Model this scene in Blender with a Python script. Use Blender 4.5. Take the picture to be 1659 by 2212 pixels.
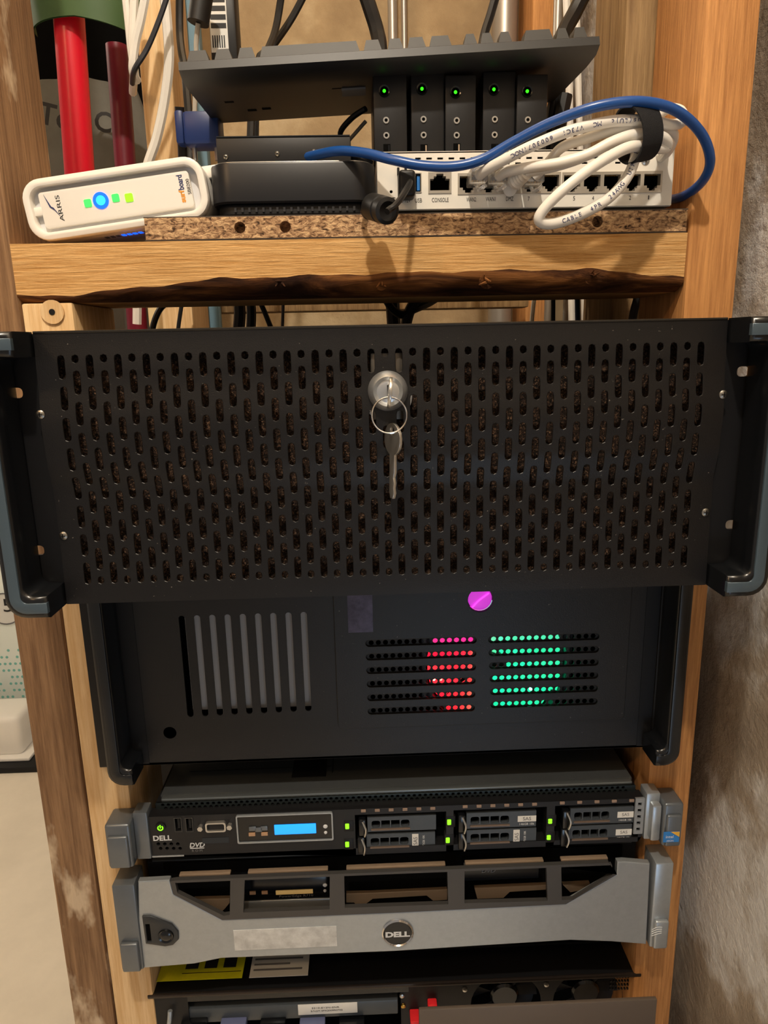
import bpy, bmesh, math, random
from mathutils import Vector, Matrix, Euler
random.seed(7)
for o in list(bpy.data.objects): bpy.data.objects.remove(o, do_unlink=True)
SC = bpy.context.scene; COL = SC.collection

# ------------------------------------------------------------------ camera
FPX, PIT, YAW, ROL = 1525.5, math.radians(13.32), math.radians(1.567), math.radians(-1.194)
CAM = Vector((-.018, -.54, 1.25))
_r = Vector((math.cos(YAW), -math.sin(YAW), 0))
FW = Vector((math.sin(YAW)*math.cos(PIT), math.cos(YAW)*math.cos(PIT), -math.sin(PIT)))
_u = _r.cross(FW)
RT = _r*math.cos(ROL) + _u*math.sin(ROL); UP = -_r*math.sin(ROL) + _u*math.cos(ROL)
cd = bpy.data.cameras.new('camera'); cam = bpy.data.objects.new('camera', cd); COL.objects.link(cam)
cd.sensor_fit = 'HORIZONTAL'; cd.sensor_width = 36; cd.lens = 36*FPX/1659; cd.clip_start = .01; cd.clip_end = 50
M = Matrix((RT, UP, -FW)).transposed().to_4x4(); M.translation = CAM; cam.matrix_world = M
SC.camera = cam
def ray(x, y): return FW + RT*((x-829.5)/FPX) - UP*((y-1106)/FPX)
def at(x, y, Y):                       # the point of the upright plane Y that the photograph shows at (x, y)
    d = ray(x, y); return CAM + d*((Y-CAM.y)/d.y)
def atX(x, y, X): d = ray(x, y); return CAM + d*((X-CAM.x)/d.x)
def atZ(x, y, Z): d = ray(x, y); return CAM + d*((Z-CAM.z)/d.z)
def R4(cx, cy, w, h, Y):               # rectangle x0,x1,z0,z1 on plane Y, given centre and size in photo pixels
    c = at(cx, cy, Y); a = (at(cx+w/2, cy, Y)-at(cx-w/2, cy, Y)).length; b = (at(cx, cy+h/2, Y)-at(cx, cy-h/2, Y)).length
    return c.x-a/2, c.x+a/2, c.z-b/2, c.z+b/2

# ------------------------------------------------------------------ world, lights, exposure
def lin(h):
    h = h.lstrip('#'); o = []
    for i in (0, 2, 4):
        c = int(h[i:i+2], 16)/255; o.append(c/12.92 if c <= .04045 else ((c+.055)/1.055)**2.4)
    return (*o, 1)
W = bpy.data.worlds.new('world'); SC.world = W; W.use_nodes = True
W.node_tree.nodes['Background'].inputs[0].default_value = lin('f6e6d6'); W.node_tree.nodes['Background'].inputs[1].default_value = .31
def lamp(name, loc, col, power, rad):
    l = bpy.data.lights.new(name, 'POINT'); l.color = lin(col)[:3]; l.energy = power; l.shadow_soft_size = rad
    o = bpy.data.objects.new(name, l); COL.objects.link(o); o.location = loc; return o
lamp('ceiling_bulb', (-.08, -.72, 2.25), 'fff2e0', 44, .022)
lamp('ceiling_bulb', (-.95, -1.3, 2.25), 'ffcf9a', 14, .05)
lamp('cool_fill_light', (.22, -1.0, .50), 'bfe0ff', 3.8, .15)  # unseen cool fill, added for the bluish sheen at lower right
lamp('ceiling_bulb', (-1.3, .9, 2.25), 'fff0dc', 32, .08)
lamp('ceiling_bulb', (-.1, .35, 2.35), 'ffe0b8', 4.5, .05)
vs = SC.view_settings; vs.view_transform = 'Standard'; vs.look = 'None'; vs.gamma = 1; vs.exposure = 0; vs.use_curve_mapping = False

# ------------------------------------------------------------------ materials
MATS = {}
def N(nt, t, **kw):
    n = nt.nodes.new(t)
    for k, v in kw.items():
        if k.startswith('_'): setattr(n, k[1:], v)
        else: n.inputs[k.replace('__', ' ')].default_value = v
    return n
def base(name):
    m = bpy.data.materials.new(name); m.use_nodes = True; nt = m.node_tree
    return m, nt, nt.nodes['Principled BSDF'], nt.links.new
def mat(name, col, rough=.5, metal=0., spec=.5, var=0., vscale=60, bump=0., bscale=400, emit=None, es=0., trans=0., ior=1.45, coat=0., alpha=1.):
    if name in MATS: return MATS[name]
    m, nt, b, L = base(name); c = lin(col)
    b.inputs['Base Color'].default_value = c; b.inputs['Roughness'].default_value = rough; b.inputs['Metallic'].default_value = metal
    b.inputs['Specular IOR Level'].default_value = spec; b.inputs['IOR'].default_value = ior; b.inputs['Coat Weight'].default_value = coat
    b.inputs['Transmission Weight'].default_value = trans; b.inputs['Alpha'].default_value = alpha
    if emit: b.inputs['Emission Color'].default_value = lin(emit); b.inputs['Emission Strength'].default_value = es
    if var or bump: tc = N(nt, 'ShaderNodeTexCoord')
    if var:
        n = N(nt, 'ShaderNodeTexNoise', Scale=vscale, Detail=6, Roughness=.65); L(tc.outputs['Object'], n.inputs['Vector'])
        r = N(nt, 'ShaderNodeValToRGB'); e = r.color_ramp.elements
        e[0].position = .3; e[1].position = .72
        e[0].color = (*[x*(1-var) for x in c[:3]], 1); e[1].color = (*[min(1, x*(1+var)) for x in c[:3]], 1)
        L(n.outputs['Fac'], r.inputs['Fac']); L(r.outputs['Color'], b.inputs['Base Color'])
    if bump:
        n = N(nt, 'ShaderNodeTexNoise', Scale=bscale, Detail=3); L(tc.outputs['Object'], n.inputs['Vector'])
        q = N(nt, 'ShaderNodeBump', Strength=bump, Distance=.001); L(n.outputs['Fac'], q.inputs['Height']); L(q.outputs['Normal'], b.inputs['Normal'])
    MATS[name] = m; return m
def wood(name, dark, light, axis='Z', ring=38, fine=260, bump=.5, stain=None, rough=.72, amp=.12):
    if name in MATS: return MATS[name]
    m, nt, b, L = base(name)
    tc = N(nt, 'ShaderNodeTexCoord'); mp = N(nt, 'ShaderNodeMapping')
    s = [1, 1, 1]; s['XYZ'.index(axis)] = .045; mp.inputs['Scale'].default_value = s
    L(tc.outputs['Object'], mp.inputs['Vector'])
    n1 = N(nt, 'ShaderNodeTexNoise', Scale=ring, Detail=3, Distortion=1.2); L(mp.outputs['Vector'], n1.inputs['Vector'])
    n2 = N(nt, 'ShaderNodeTexNoise', Scale=fine, Detail=5, Roughness=.7); L(mp.outputs['Vector'], n2.inputs['Vector'])
    w = N(nt, 'ShaderNodeMath', _operation='MULTIPLY'); w.inputs[1].default_value = 9; L(n1.outputs['Fac'], w.inputs[0])
    sn = N(nt, 'ShaderNodeMath', _operation='SINE'); L(w.outputs[0], sn.inputs[0])
    a = N(nt, 'ShaderNodeMath', _operation='MULTIPLY_ADD'); a.inputs[1].default_value = amp; L(sn.outputs[0], a.inputs[0]); L(n2.outputs['Fac'], a.inputs[2])
    r = N(nt, 'ShaderNodeValToRGB'); e = r.color_ramp.elements
    e[0].position = .22; e[0].color = lin(dark); e[1].position = .72; e[1].color = lin(light); L(a.outputs[0], r.inputs['Fac'])
    out = r.outputs['Color']
    if stain:
        n3 = N(nt, 'ShaderNodeTexNoise', Scale=stain[1], Detail=5, Roughness=.6)
        if len(stain) > 3:
            mp2 = N(nt, 'ShaderNodeMapping'); mp2.inputs['Scale'].default_value = stain[3]; L(tc.outputs['Object'], mp2.inputs['Vector']); L(mp2.outputs['Vector'], n3.inputs['Vector'])
        else: L(tc.outputs['Object'], n3.inputs['Vector'])
        r3 = N(nt, 'ShaderNodeValToRGB'); q = r3.color_ramp.elements; q[0].position = stain[2]; q[1].position = stain[2]+.08
        L(n3.outputs['Fac'], r3.inputs['Fac'])
        mx = N(nt, 'ShaderNodeMix', _data_type='RGBA'); L(r3.outputs['Color'], mx.inputs['Factor']); L(out, mx.inputs['A']); mx.inputs['B'].default_value = lin(stain[0]); out = mx.outputs['Result']
    L(out, b.inputs['Base Color']); b.inputs['Roughness'].default_value = rough; b.inputs['Specular IOR Level'].default_value = .3
    q = N(nt, 'ShaderNodeBump', Strength=bump, Distance=.0012); L(a.outputs[0], q.inputs['Height']); L(q.outputs['Normal'], b.inputs['Normal'])
    MATS[name] = m; return m
def concrete(name, c0, c1, c2, scale=6, bump=.6):
    if name in MATS: return MATS[name]
    m, nt, b, L = base(name); tc = N(nt, 'ShaderNodeTexCoord')
    n = N(nt, 'ShaderNodeTexNoise', Scale=scale, Detail=8, Roughness=.6); L(tc.outputs['Object'], n.inputs['Vector'])
    r = N(nt, 'ShaderNodeValToRGB'); e = r.color_ramp.elements; e[0].position = .40; e[0].color = lin(c0); e[1].position = .60; e[1].color = lin(c2)
    x = e.new(.535); x.color = lin(c1); L(n.outputs['Fac'], r.inputs['Fac']); L(r.outputs['Color'], b.inputs['Base Color'])
    n2 = N(nt, 'ShaderNodeTexNoise', Scale=90, Detail=6, Roughness=.7); L(tc.outputs['Object'], n2.inputs['Vector'])
    v = N(nt, 'ShaderNodeTexVoronoi', Scale=45); L(tc.outputs['Object'], v.inputs['Vector'])
    mr = N(nt, 'ShaderNodeMapRange'); mr.inputs['From Min'].default_value = 0; mr.inputs['From Max'].default_value = .22; L(v.outputs['Distance'], mr.inputs['Value'])
    ad = N(nt, 'ShaderNodeMath', _operation='MULTIPLY_ADD'); ad.inputs[1].default_value = .35; L(mr.outputs['Result'], ad.inputs[0]); L(n2.outputs['Fac'], ad.inputs[2])
    q = N(nt, 'ShaderNodeBump', Strength=bump, Distance=.006); L(ad.outputs[0], q.inputs['Height']); L(q.outputs['Normal'], b.inputs['Normal'])
    b.inputs['Roughness'].default_value = .9; b.inputs['Specular IOR Level'].default_value = .15
    MATS[name] = m; return m
def speckle(name, c0, c1, c2, scale, bump=.8, stretch=(1, 1, 1), p=(.38, .5, .62), rough=.85):
    if name in MATS: return MATS[name]
    m, nt, b, L = base(name); tc = N(nt, 'ShaderNodeTexCoord'); mp = N(nt, 'ShaderNodeMapping'); mp.inputs['Scale'].default_value = stretch
    L(tc.outputs['Object'], mp.inputs['Vector'])
    n = N(nt, 'ShaderNodeTexNoise', Scale=scale, Detail=5, Roughness=.65, Distortion=.8); L(mp.outputs['Vector'], n.inputs['Vector'])
    r = N(nt, 'ShaderNodeValToRGB'); e = r.color_ramp.elements; e[0].position = p[0]; e[0].color = lin(c0); e[1].position = p[2]; e[1].color = lin(c2)
    x = e.new(p[1]); x.color = lin(c1); L(n.outputs['Fac'], r.inputs['Fac']); L(r.outputs['Color'], b.inputs['Base Color'])
    q = N(nt, 'ShaderNodeBump', Strength=bump, Distance=.0015); L(n.outputs['Fac'], q.inputs['Height']); L(q.outputs['Normal'], b.inputs['Normal'])
    b.inputs['Roughness'].default_value = rough; b.inputs['Specular IOR Level'].default_value = .25
    MATS[name] = m; return m
def glow(name, col, s): return mat(name, col, .4, emit=col, es=s)

m_pine = wood('pine_new', 'c9a06c', 'ecd0a4', 'Z')
m_beam = wood('pine_beam', 'b5803f', 'eec386', 'X', ring=50, fine=620, bump=1., amp=.06)
m_bark = speckle('bark', '2a160c', '54331c', '85572f', 55, 1., (.18, 1, 1))
m_old = wood('stud_weathered', '6e5138', 'a98561', 'Z', ring=30, fine=330, bump=.9, stain=('cdb89c', 15, .56, (1.2, 1, .55)))
m_orange = wood('stud_orange', '9e6a3c', 'd99e60', 'Z', ring=34, fine=340, bump=.7)
m_rough = wood('stud_grey', '7c6040', 'b39468', 'Z', ring=30, fine=240, bump=.9)
m_chip = speckle('particleboard', '2e2018', 'a07c5c', 'dcb88c', 330, 1., (.6, 1, 1.2), (.34, .46, .62))
m_lam = mat('board_laminate', '4a4038', .5)
m_conc = concrete('concrete_side', '86796a', 'a99d8d', 'd8d8d6', 4)
m_concb = concrete('concrete_back', '8a7458', 'ad9674', 'c4b08e', 3, .25)
m_floor = mat('cream_floor', 'e6dccb', .6, var=.06, vscale=8)
m_far = mat('cream_wall', 'cfc4ae', .8, var=.05, vscale=3)
m_blk = mat('black_powdercoat', '100f10', .38, bump=.15, bscale=1500, spec=.5, var=.12, vscale=40)
def dust(m, scale=420, thr=.74):
    nt = m.node_tree; b = nt.nodes['Principled BSDF']; L = nt.links.new; tc = N(nt, 'ShaderNodeTexCoord')
    n = N(nt, 'ShaderNodeTexNoise', Scale=scale, Detail=2); L(tc.outputs['Object'], n.inputs['Vector'])
    r = N(nt, 'ShaderNodeValToRGB'); e = r.color_ramp.elements; e[0].position = thr; e[1].position = thr+.05; L(n.outputs['Fac'], r.inputs['Fac'])
    mx = N(nt, 'ShaderNodeMix', _data_type='RGBA'); L(r.outputs['Color'], mx.inputs['Factor']); L(b.inputs['Base Color'].links[0].from_socket, mx.inputs['A']); mx.inputs['B'].default_value = lin('6a645e'); L(mx.outputs['Result'], b.inputs['Base Color'])
dust(m_blk)
m_blk2 = mat('black_steel', '101012', .5, spec=.4)
m_blkg = mat('black_gloss_plastic', '0e1013', .18, spec=.6)
m_blkp = mat('black_plastic', '141416', .45)
m_hand = mat('handle_plastic', '101215', .26, spec=.6)
m_sheen = mat('handle_cool_sheen', '4c5c68', .3, spec=.8, metal=.3)  # pale blue base colour stands in for reflected cool light
m_foam = speckle('filter_foam', '050403', '3a2a20', 'a88468', 800, 1., p=(.40, .55, .74))
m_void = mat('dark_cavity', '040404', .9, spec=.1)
m_chr = mat('chrome', 'd9dade', .12, metal=1)
m_stl = mat('steel_worn', 'c9c7c2', .3, metal=.9)
m_zinc = mat('zinc_screw', '9a978f', .35, metal=1)
m_wht = mat('white_plastic', 'ece8e0', .35)
m_wht2 = mat('white_plastic_cool', 'dfe0e2', .4)
m_rout = mat('router_white', 'e6e2d8', .45)
m_cab = mat('white_cable', 'e4e0d8', .38)
m_grycab = mat('grey_cable', 'b9b2a4', .5)
m_blue = mat('blue_cable', '194a90', .3, spec=.6)
m_bluec = mat('blue_connector', '12295e', .4)
m_rub = mat('black_rubber', '121213', .5)
m_velc = mat('black_hook_strap', '1b1c20', .95, bump=1., bscale=2500)
m_clear = mat('clear_plug', 'f4f4f4', .12, trans=.75, ior=1.3, spec=.6)
m_gold = mat('contact_gold', 'c59a4a', .3, metal=1)
m_ink = mat('dark_ink', '1d1d20', .6)
m_inkg = mat('grey_ink', '6e6e70', .6)
m_lite = mat('pale_print', 'cfd2d4', .6)
m_navy = mat('navy_ink', '2b3566', .6)
m_orang = mat('orange_ink', 'e39a3c', .6)
m_dgry = mat('grey_metal_paint', '6c7278', .34, metal=.55, var=.06)
m_lgry = mat('bezel_grey', 'a4abb1', .32, metal=.6, var=.05, vscale=200)
m_mgry = mat('drive_grey', '4a5056', .4, metal=.4)
m_grey = mat('cage_grey', 'bdbdbf', .6)
m_srvtop = mat('server_lid', '5c6062', .45, metal=.7, var=.12, vscale=14)
m_green = glow('led_green', '2cff14', 2.2)
m_lime = glow('led_lime', '84f01e', 1.2)
m_mgreen = glow('led_modem_green', '3cf05a', 1.1)
m_mblue = glow('led_blue', '0a50ff', 2.2)
m_mcore = glow('led_blue_core', '28b4ff', 1.6)
m_lcd = glow('lcd_blue', '1e90ff', 1.3)
m_red = mat('red_steel_tube', 'd3152c', .3)
m_olive = mat('olive_plastic', '3f5a34', .45)
m_sack = mat('grey_sack', '5f5f5a', .8, var=.25, vscale=9)
m_foil = mat('foil_sticker', '4d4754', .3, metal=.6, var=.35, vscale=120)
m_yel = mat('yellow_label', 'd6d61c', .5, var=.12, vscale=60)
m_paper = mat('paper_label', 'd8d8d4', .6)
m_slv = mat('silver_sticker', 'c9cccd', .4, metal=.35, var=.25, vscale=70)
m_teal = mat('teal_card', 'a9d3cc', .7)
m_teal2 = mat('teal_print', '7dbcb4', .7)
m_conduit = mat('galvanised_pipe', 'a9a39a', .4, metal=.6)
m_slate = mat('slate_blue_board', '6d8ea0', .7)
m_usb = mat('usb_blue', '2f78c4', .4)

# ------------------------------------------------------------------ mesh tools
def rect(x0, x1, z0, z1): return [(x0, z0), (x1, z0), (x1, z1), (x0, z1)]
def rrect(x0, x1, z0, z1, r, n=4):
    r = min(r, abs(x1-x0)/2-1e-6, abs(z1-z0)/2-1e-6); o = []
    for cx, cz, a in ((x1-r, z0+r, -90), (x1-r, z1-r, 0), (x0+r, z1-r, 90), (x0+r, z0+r, 180)):
        for i in range(n+1):
            t = math.radians(a+90*i/n); o.append((cx+r*math.cos(t), cz+r*math.sin(t)))
    return o
def circ(cx, cz, r, n=16): return [(cx+r*math.cos(2*math.pi*i/n), cz+r*math.sin(2*math.pi*i/n)) for i in range(n)]
def catmull(P, k=6, closed=False):
    P = [Vector(p) for p in P]; n = len(P); o = []
    for i in range(n if closed else n-1):
        if closed: a, b, c, d = P[i-1], P[i], P[(i+1) % n], P[(i+2) % n]
        else: a, b, c, d = P[max(i-1, 0)], P[i], P[i+1], P[min(i+2, n-1)]
        for j in range(k):
            t = j/k; o.append(.5*((2*b)+(c-a)*t+(2*a-5*b+4*c-d)*t*t+(3*b-a-3*c+d)*t**3))
    if not closed: o.append(P[-1])
    return o
class MB:
    def __init__(s): s.v = []; s.f = []
    def add(s, v, f, mtx=None):
        n = len(s.v); s.v += [tuple((mtx @ Vector(p)) if mtx else p) for p in v]; s.f += [tuple(i+n for i in q) for q in f]; return s
    def frombm(s, bm, mtx=None):
        bm.verts.ensure_lookup_table(); bm.verts.index_update()
        s.add([v.co.copy() for v in bm.verts], [[v.index for v in f.verts] for f in bm.faces], mtx); bm.free(); return s
    def box(s, x0, x1, y0, y1, z0, z1, bev=0, seg=2, mtx=None):
        bm = bmesh.new(); bmesh.ops.create_cube(bm, size=1)
        for v in bm.verts: v.co = Vector(((x0+x1)/2+v.co.x*(x1-x0), (y0+y1)/2+v.co.y*(y1-y0), (z0+z1)/2+v.co.z*(z1-z0)))
        if bev: bmesh.ops.bevel(bm, geom=list(bm.edges), offset=bev, segments=seg, profile=.5, affect='EDGES', clamp_overlap=True)
        return s.frombm(bm, mtx)
    def cyl(s, p0, p1, r, n=16, r2=None, cap=True):
        p0 = Vector(p0); p1 = Vector(p1); r2 = r if r2 is None else r2
        d = (p1-p0).normalized(); a = d.orthogonal().normalized(); b = d.cross(a)
        v = [p0+(a*math.cos(2*math.pi*i/n)+b*math.sin(2*math.pi*i/n))*r for i in range(n)] + [p1+(a*math.cos(2*math.pi*i/n)+b*math.sin(2*math.pi*i/n))*r2 for i in range(n)]
        f = [(i, (i+1) % n, n+(i+1) % n, n+i) for i in range(n)]
        if cap: f += [tuple(range(n-1, -1, -1)), tuple(range(n, 2*n))]
        return s.add(v, f)
    def tube(s, P, r, n=10, closed=False, k=6, smooth=True):
        P = catmull(P, k, closed) if smooth else [Vector(p) for p in P]; m = len(P)
        T = [((P[(i+1) % m]-P[i-1]) if closed else (P[min(i+1, m-1)]-P[max(i-1, 0)])).normalized() for i in range(m)]
        a = T[0].orthogonal().normalized(); v = []
        for i in range(m):
            a = (a-T[i]*a.dot(T[i])).normalized(); b = T[i].cross(a); rr = r(i/(m-1)) if callable(r) else r
            v += [P[i]+(a*math.cos(2*math.pi*j/n)+b*math.sin(2*math.pi*j/n))*rr for j in range(n)]
        f = [(i*n+j, i*n+(j+1) % n, ((i+1) % m)*n+(j+1) % n, ((i+1) % m)*n+j) for i in range(m if closed else m-1) for j in range(n)]
        if not closed: f += [tuple(range(n-1, -1, -1)), tuple(range((m-1)*n, m*n))]
        return s.add(v, f)
    def lathe(s, prof, c, axis, n=32, cap=True):          # prof: (radius, distance along axis)
        c = Vector(c); d = Vector(axis).normalized(); a = d.orthogonal().normalized(); b = d.cross(a); v = []; m = len(prof)
        for r, h in prof: v += [c+d*h+(a*math.cos(2*math.pi*i/n)+b*math.sin(2*math.pi*i/n))*r for i in range(n)]
        f = [(k*n+i, k*n+(i+1) % n, (k+1)*n+(i+1) % n, (k+1)*n+i) for k in range(m-1) for i in range(n)]
        if cap: f += [tuple(range(n-1, -1, -1)), tuple(range((m-1)*n, m*n))]
        return s.add(v, f)
    def plate(s, loops, y0, y1, bev=0, mtx=None):     # loops in x,z; the first is the outline, the others are holes
        cu = bpy.data.curves.new('t', 'CURVE'); cu.dimensions = '2D'; cu.fill_mode = 'BOTH'
        for lp in loops:
            sp = cu.splines.new('POLY'); sp.points.add(len(lp)-1)
            for p, q in zip(sp.points, lp): p.co = (q[0]*100, q[1]*100, 0, 1)
            sp.use_cyclic_u = True
        cu.extrude = max(abs(y1-y0)/2-bev, 1e-6)*100
        if bev: cu.bevel_depth = bev*100; cu.bevel_resolution = 1; cu.offset = -bev*100
        ob = bpy.data.objects.new('t', cu); me = bpy.data.meshes.new_from_object(ob)
        ym = (y0+y1)/2
        s.add([(p.co.x/100, ym-p.co.z/100, p.co.y/100) for p in me.vertices], [list(p.vertices) for p in me.polygons], mtx)
        bpy.data.objects.remove(ob); bpy.data.curves.remove(cu); bpy.data.meshes.remove(me); return s
    def grid(s, fn, nu, nv):
        s.add([fn(i/nu, j/nv) for i in range(nu+1) for j in range(nv+1)], [(i*(nv+1)+j, (i+1)*(nv+1)+j, (i+1)*(nv+1)+j+1, i*(nv+1)+j+1) for i in range(nu) for j in range(nv)]); return s
    def build(s, name, m, parent=None, smooth=35, local=False):
        me = bpy.data.meshes.new(name)
        if parent is not None and not local:
            inv = WM[parent.name].inverted(); vv = [inv @ Vector(p) for p in s.v]
        else: vv = s.v
        org = None
        if parent is None:
            xs = [p[0] for p in vv]; ys = [p[1] for p in vv]; zs = [p[2] for p in vv]
            org = Vector(((min(xs)+max(xs))/2, (min(ys)+max(ys))/2, min(zs))); vv = [Vector(p)-org for p in vv]
        me.from_pydata([tuple(p) for p in vv], [], s.f); me.update()
        bm = bmesh.new(); bm.from_mesh(me); bmesh.ops.remove_doubles(bm, verts=bm.verts, dist=1e-6); bmesh.ops.recalc_face_normals(bm, faces=bm.faces); bm.to_mesh(me); bm.free()
        if smooth:
            me.shade_smooth(); me.set_sharp_from_angle(angle=math.radians(smooth))
        me.materials.append(m)
        o = bpy.data.objects.new(name, me); COL.objects.link(o)
        if org is not None: o.location = org
        if parent is not None: o.parent = parent; WM[o.name] = WM[parent.name]
        else: WM[o.name] = Matrix.Translation(org)
        return o
WM = {}
def thing(name, label, cat, loc=(0, 0, 0), rot=(0, 0, 0), group=None):
    o = bpy.data.objects.new(name, None); COL.objects.link(o); o.empty_display_size = .02
    o.location = loc; o.rotation_euler = rot; o['label'] = label; o['category'] = cat
    if group: o['group'] = group
    WM[o.name] = Matrix.LocRotScale(Vector(loc), Euler(rot), None); return o
def tag(o, label, cat, group=None):
    o['label'] = label; o['category'] = cat
    if group: o['group'] = group
    return o
def struct(o): o['kind'] = 'structure'; return o
def lab(o, l): o['label'] = l; return o
def textmesh(body, size, align='CENTER', shear=0, bold=0, sp=1):
    cu = bpy.data.curves.new('t', 'FONT'); cu.body = body; cu.size = size; cu.align_x = align; cu.align_y = 'CENTER'; cu.resolution_u = 3; cu.space_character = sp
    cu.extrude = .00004; cu.shear = shear; cu.offset = bold
    ob = bpy.data.objects.new('t', cu); me = bpy.data.meshes.new_from_object(ob)
    v = [p.co.copy() for p in me.vertices]; f = [list(p.vertices) for p in me.polygons]
    bpy.data.objects.remove(ob); bpy.data.curves.remove(cu); bpy.data.meshes.remove(me); return v, f
def text(name, body, c, width, m, parent, rot=0, local=False, sx=1, shear=0, bold=0, height=None):
    """flat print facing -Y, centred at c, scaled to a width; rot turns it in its plane"""
    v, f = textmesh(body, .01, shear=shear, bold=bold)
    x0 = min(p.x for p in v); x1 = max(p.x for p in v); y0 = min(p.y for p in v); y1 = max(p.y for p in v); k = width/(x1-x0)
    kz = height/(y1-y0) if height else k*sx
    cs, sn = math.cos(rot), math.sin(rot); o = []
    for p in v:
        a = (p.x-(x0+x1)/2)*k; b = (p.y-(y0+y1)/2)*kz; o.append((c[0]+a*cs-b*sn, c[1]-p.z-.00004, c[2]+a*sn+b*cs))
    mb = MB(); mb.add(o, f); return mb.build(name, m, parent, 0, local)

# ================================================================== the setting
fl = MB().box(-3.2, .6, -1.5, 3.2, -.05, 0).build('floor', m_floor); struct(fl)
w = MB().box(.30, .42, -1.5, .72, 0, 2.5).build('wall_right', m_conc); struct(w)
w = MB().box(-.262, .30, .60, .72, 0, 2.5).build('wall_back', m_concb); struct(w)
w = MB().box(-3.2, .42, 3.0, 3.1, 0, 2.5).build('wall_far', m_far); struct(w)
w = MB().box(-3.2, .42, -1.9, 3.1, 2.5, 2.6).build('ceiling', m_far); struct(w)

# ------------------------------------------------------------------ timber
def stud(name, x0, x1, y0, y1, z0, z1, m, label, bev=.002):
    o = MB().box(x0, x1, y0, y1, z0, z1, bev).build(name, m); return tag(o, label, 'wood post')
stud('wall_stud', -.302, -.2645, 0, .089, 0, 2.5, m_old, 'weathered brown wooden stud smeared with pale paint, left edge of the rack')
stud('wall_stud', .2235, .2615, 0, .089, 0, 2.5, m_orange, 'orange-brown wooden stud between the rack and the concrete wall')
pst = thing('rack_post', 'pale new pine post under the left end of the crossbeam', 'wood post', (-.245, .045, 0))
MB().box(-.2630, -.2265, .0005, .0895, 0, 1.2843, .0015).build('post', m_pine, pst)
rack = thing('crossbeam', 'sawn pine crossbeam with dark barked lower edge under the particleboard', 'beam', (-.02, .045, 1.2846))
# crossbeam: sawn face, waney barked lower edge
def zf(x):          # where the sawn front face ends
    t = (x+.265)/.487
    a = 1.2895 if t < .08 else 1.2895+.0095*min(1, (t-.08)/.22) if t < .3 else 1.299+.002*min(1, (t-.3)/.3)
    if t > .85: a -= .007*(t-.85)/.15
    return a+.0006*math.sin(x*90)+.0005*math.sin(x*210+1)
NX = 60
xs = [-.265+.487*i/NX for i in range(NX+1)]
def yw(x): return .0014*math.sin(x*37)+.001*math.sin(x*95+2)
def sec(x):
    z1 = zf(x); return [(.089, 1.325), (.0006*math.sin(x*50), 1.325), (.0004*math.sin(x*70), z1)]
mb = MB(); V = []; F = []
for x in xs: V += [(x, y, z) for y, z in sec(x)] + [(x, .014+yw(x), 1.2846), (x, .089, 1.2846)]
for i in range(NX):
    for j in (0, 1, 3, 4):
        a = i*5+j; b = i*5+(j+1) % 5; F.append((a, b, b+5, a+5))
F += [(4, 3, 2, 1, 0), tuple(NX*5+j for j in range(5))]
beam = mb.add(V, F).build('sawn_timber', m_beam, rack, 40)
def bark(u, v):
    x = -.265+.487*u; z1 = zf(x); y0 = .0004*math.sin(x*70); y1 = .014+yw(x); z0 = 1.2846
    s = math.sin(v*math.pi)*.0035
    return (x, y0+(y1-y0)*v**1.5-s*.35, z1+(z0-z1)*v-s*.3+.0006*math.sin(x*150+v*9)*math.sin(v*math.pi))
lab(MB().grid(bark, 120, 8).build('bark_edge', m_bark, rack, 60), 'dark bark along the underside of the beam')
for px, py, s in ((612, 606, .0055), (823, 614, .0045), (1050, 603, .0070), (1275, 595, .0065)):
    c = at(px, py, .0055); k = MB()
    k.lathe([(.3*s, -s*.9), (.75*s, -s*.55), (s, 0), (s*.9, s*.5)], (c.x, c.y, c.z), (.2, -1, -.4), 14)
    for q in range(3): k.cyl(c+Vector((random.uniform(-.6, .6)*s, -.6*s, random.uniform(-.4, .4)*s)), c+Vector((random.uniform(-1.1, 1.1)*s, -1.3*s, random.uniform(-1, .7)*s)), s*.22, 6, s*.06)
    k.build('knot', m_bark, rack)
c = at(113, 674, -.0004); k = MB(); k.lathe([(.0085, -.001), (.0085, .0006), (.0035, .0004)], (c.x, c.y, c.z), (0, -1, 0), 20); k.build('countersink', m_pine, pst)
MB().cyl((c.x, -.0012, c.z), (c.x, .001, c.z), .0022, 12).build('screw', m_blk2, pst)

# particleboard shelf with shelf-pin holes
sh = thing('shelf_board', 'raw-edged particleboard shelf resting on the crossbeam', 'shelf', (.026, 0, 1.325))
zt = 1.3415
hol = [circ(at(px, py, 0).x, 1.3335, .0040, 14) for px, py in ((518, 490), (616, 487), (1291, 470))]
MB().plate([rect(-.169, .221, 1.3262, zt-.0008)]+hol, 0, .012).build('chip_edge', m_chip, sh, 0)
MB().box(-.169, .221, .010, .26, 1.3262, zt-.0008).build('core', m_chip, sh, 0)
MB().box(-.1695, .2215, .0003, .2605, zt-.0008, zt).build('laminate_top', m_lam, sh, 0)
MB().box(-.1695, .2215, .0003, .2605, 1.3253, 1.3262).build('laminate_bottom', m_lam, sh, 0)

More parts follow.
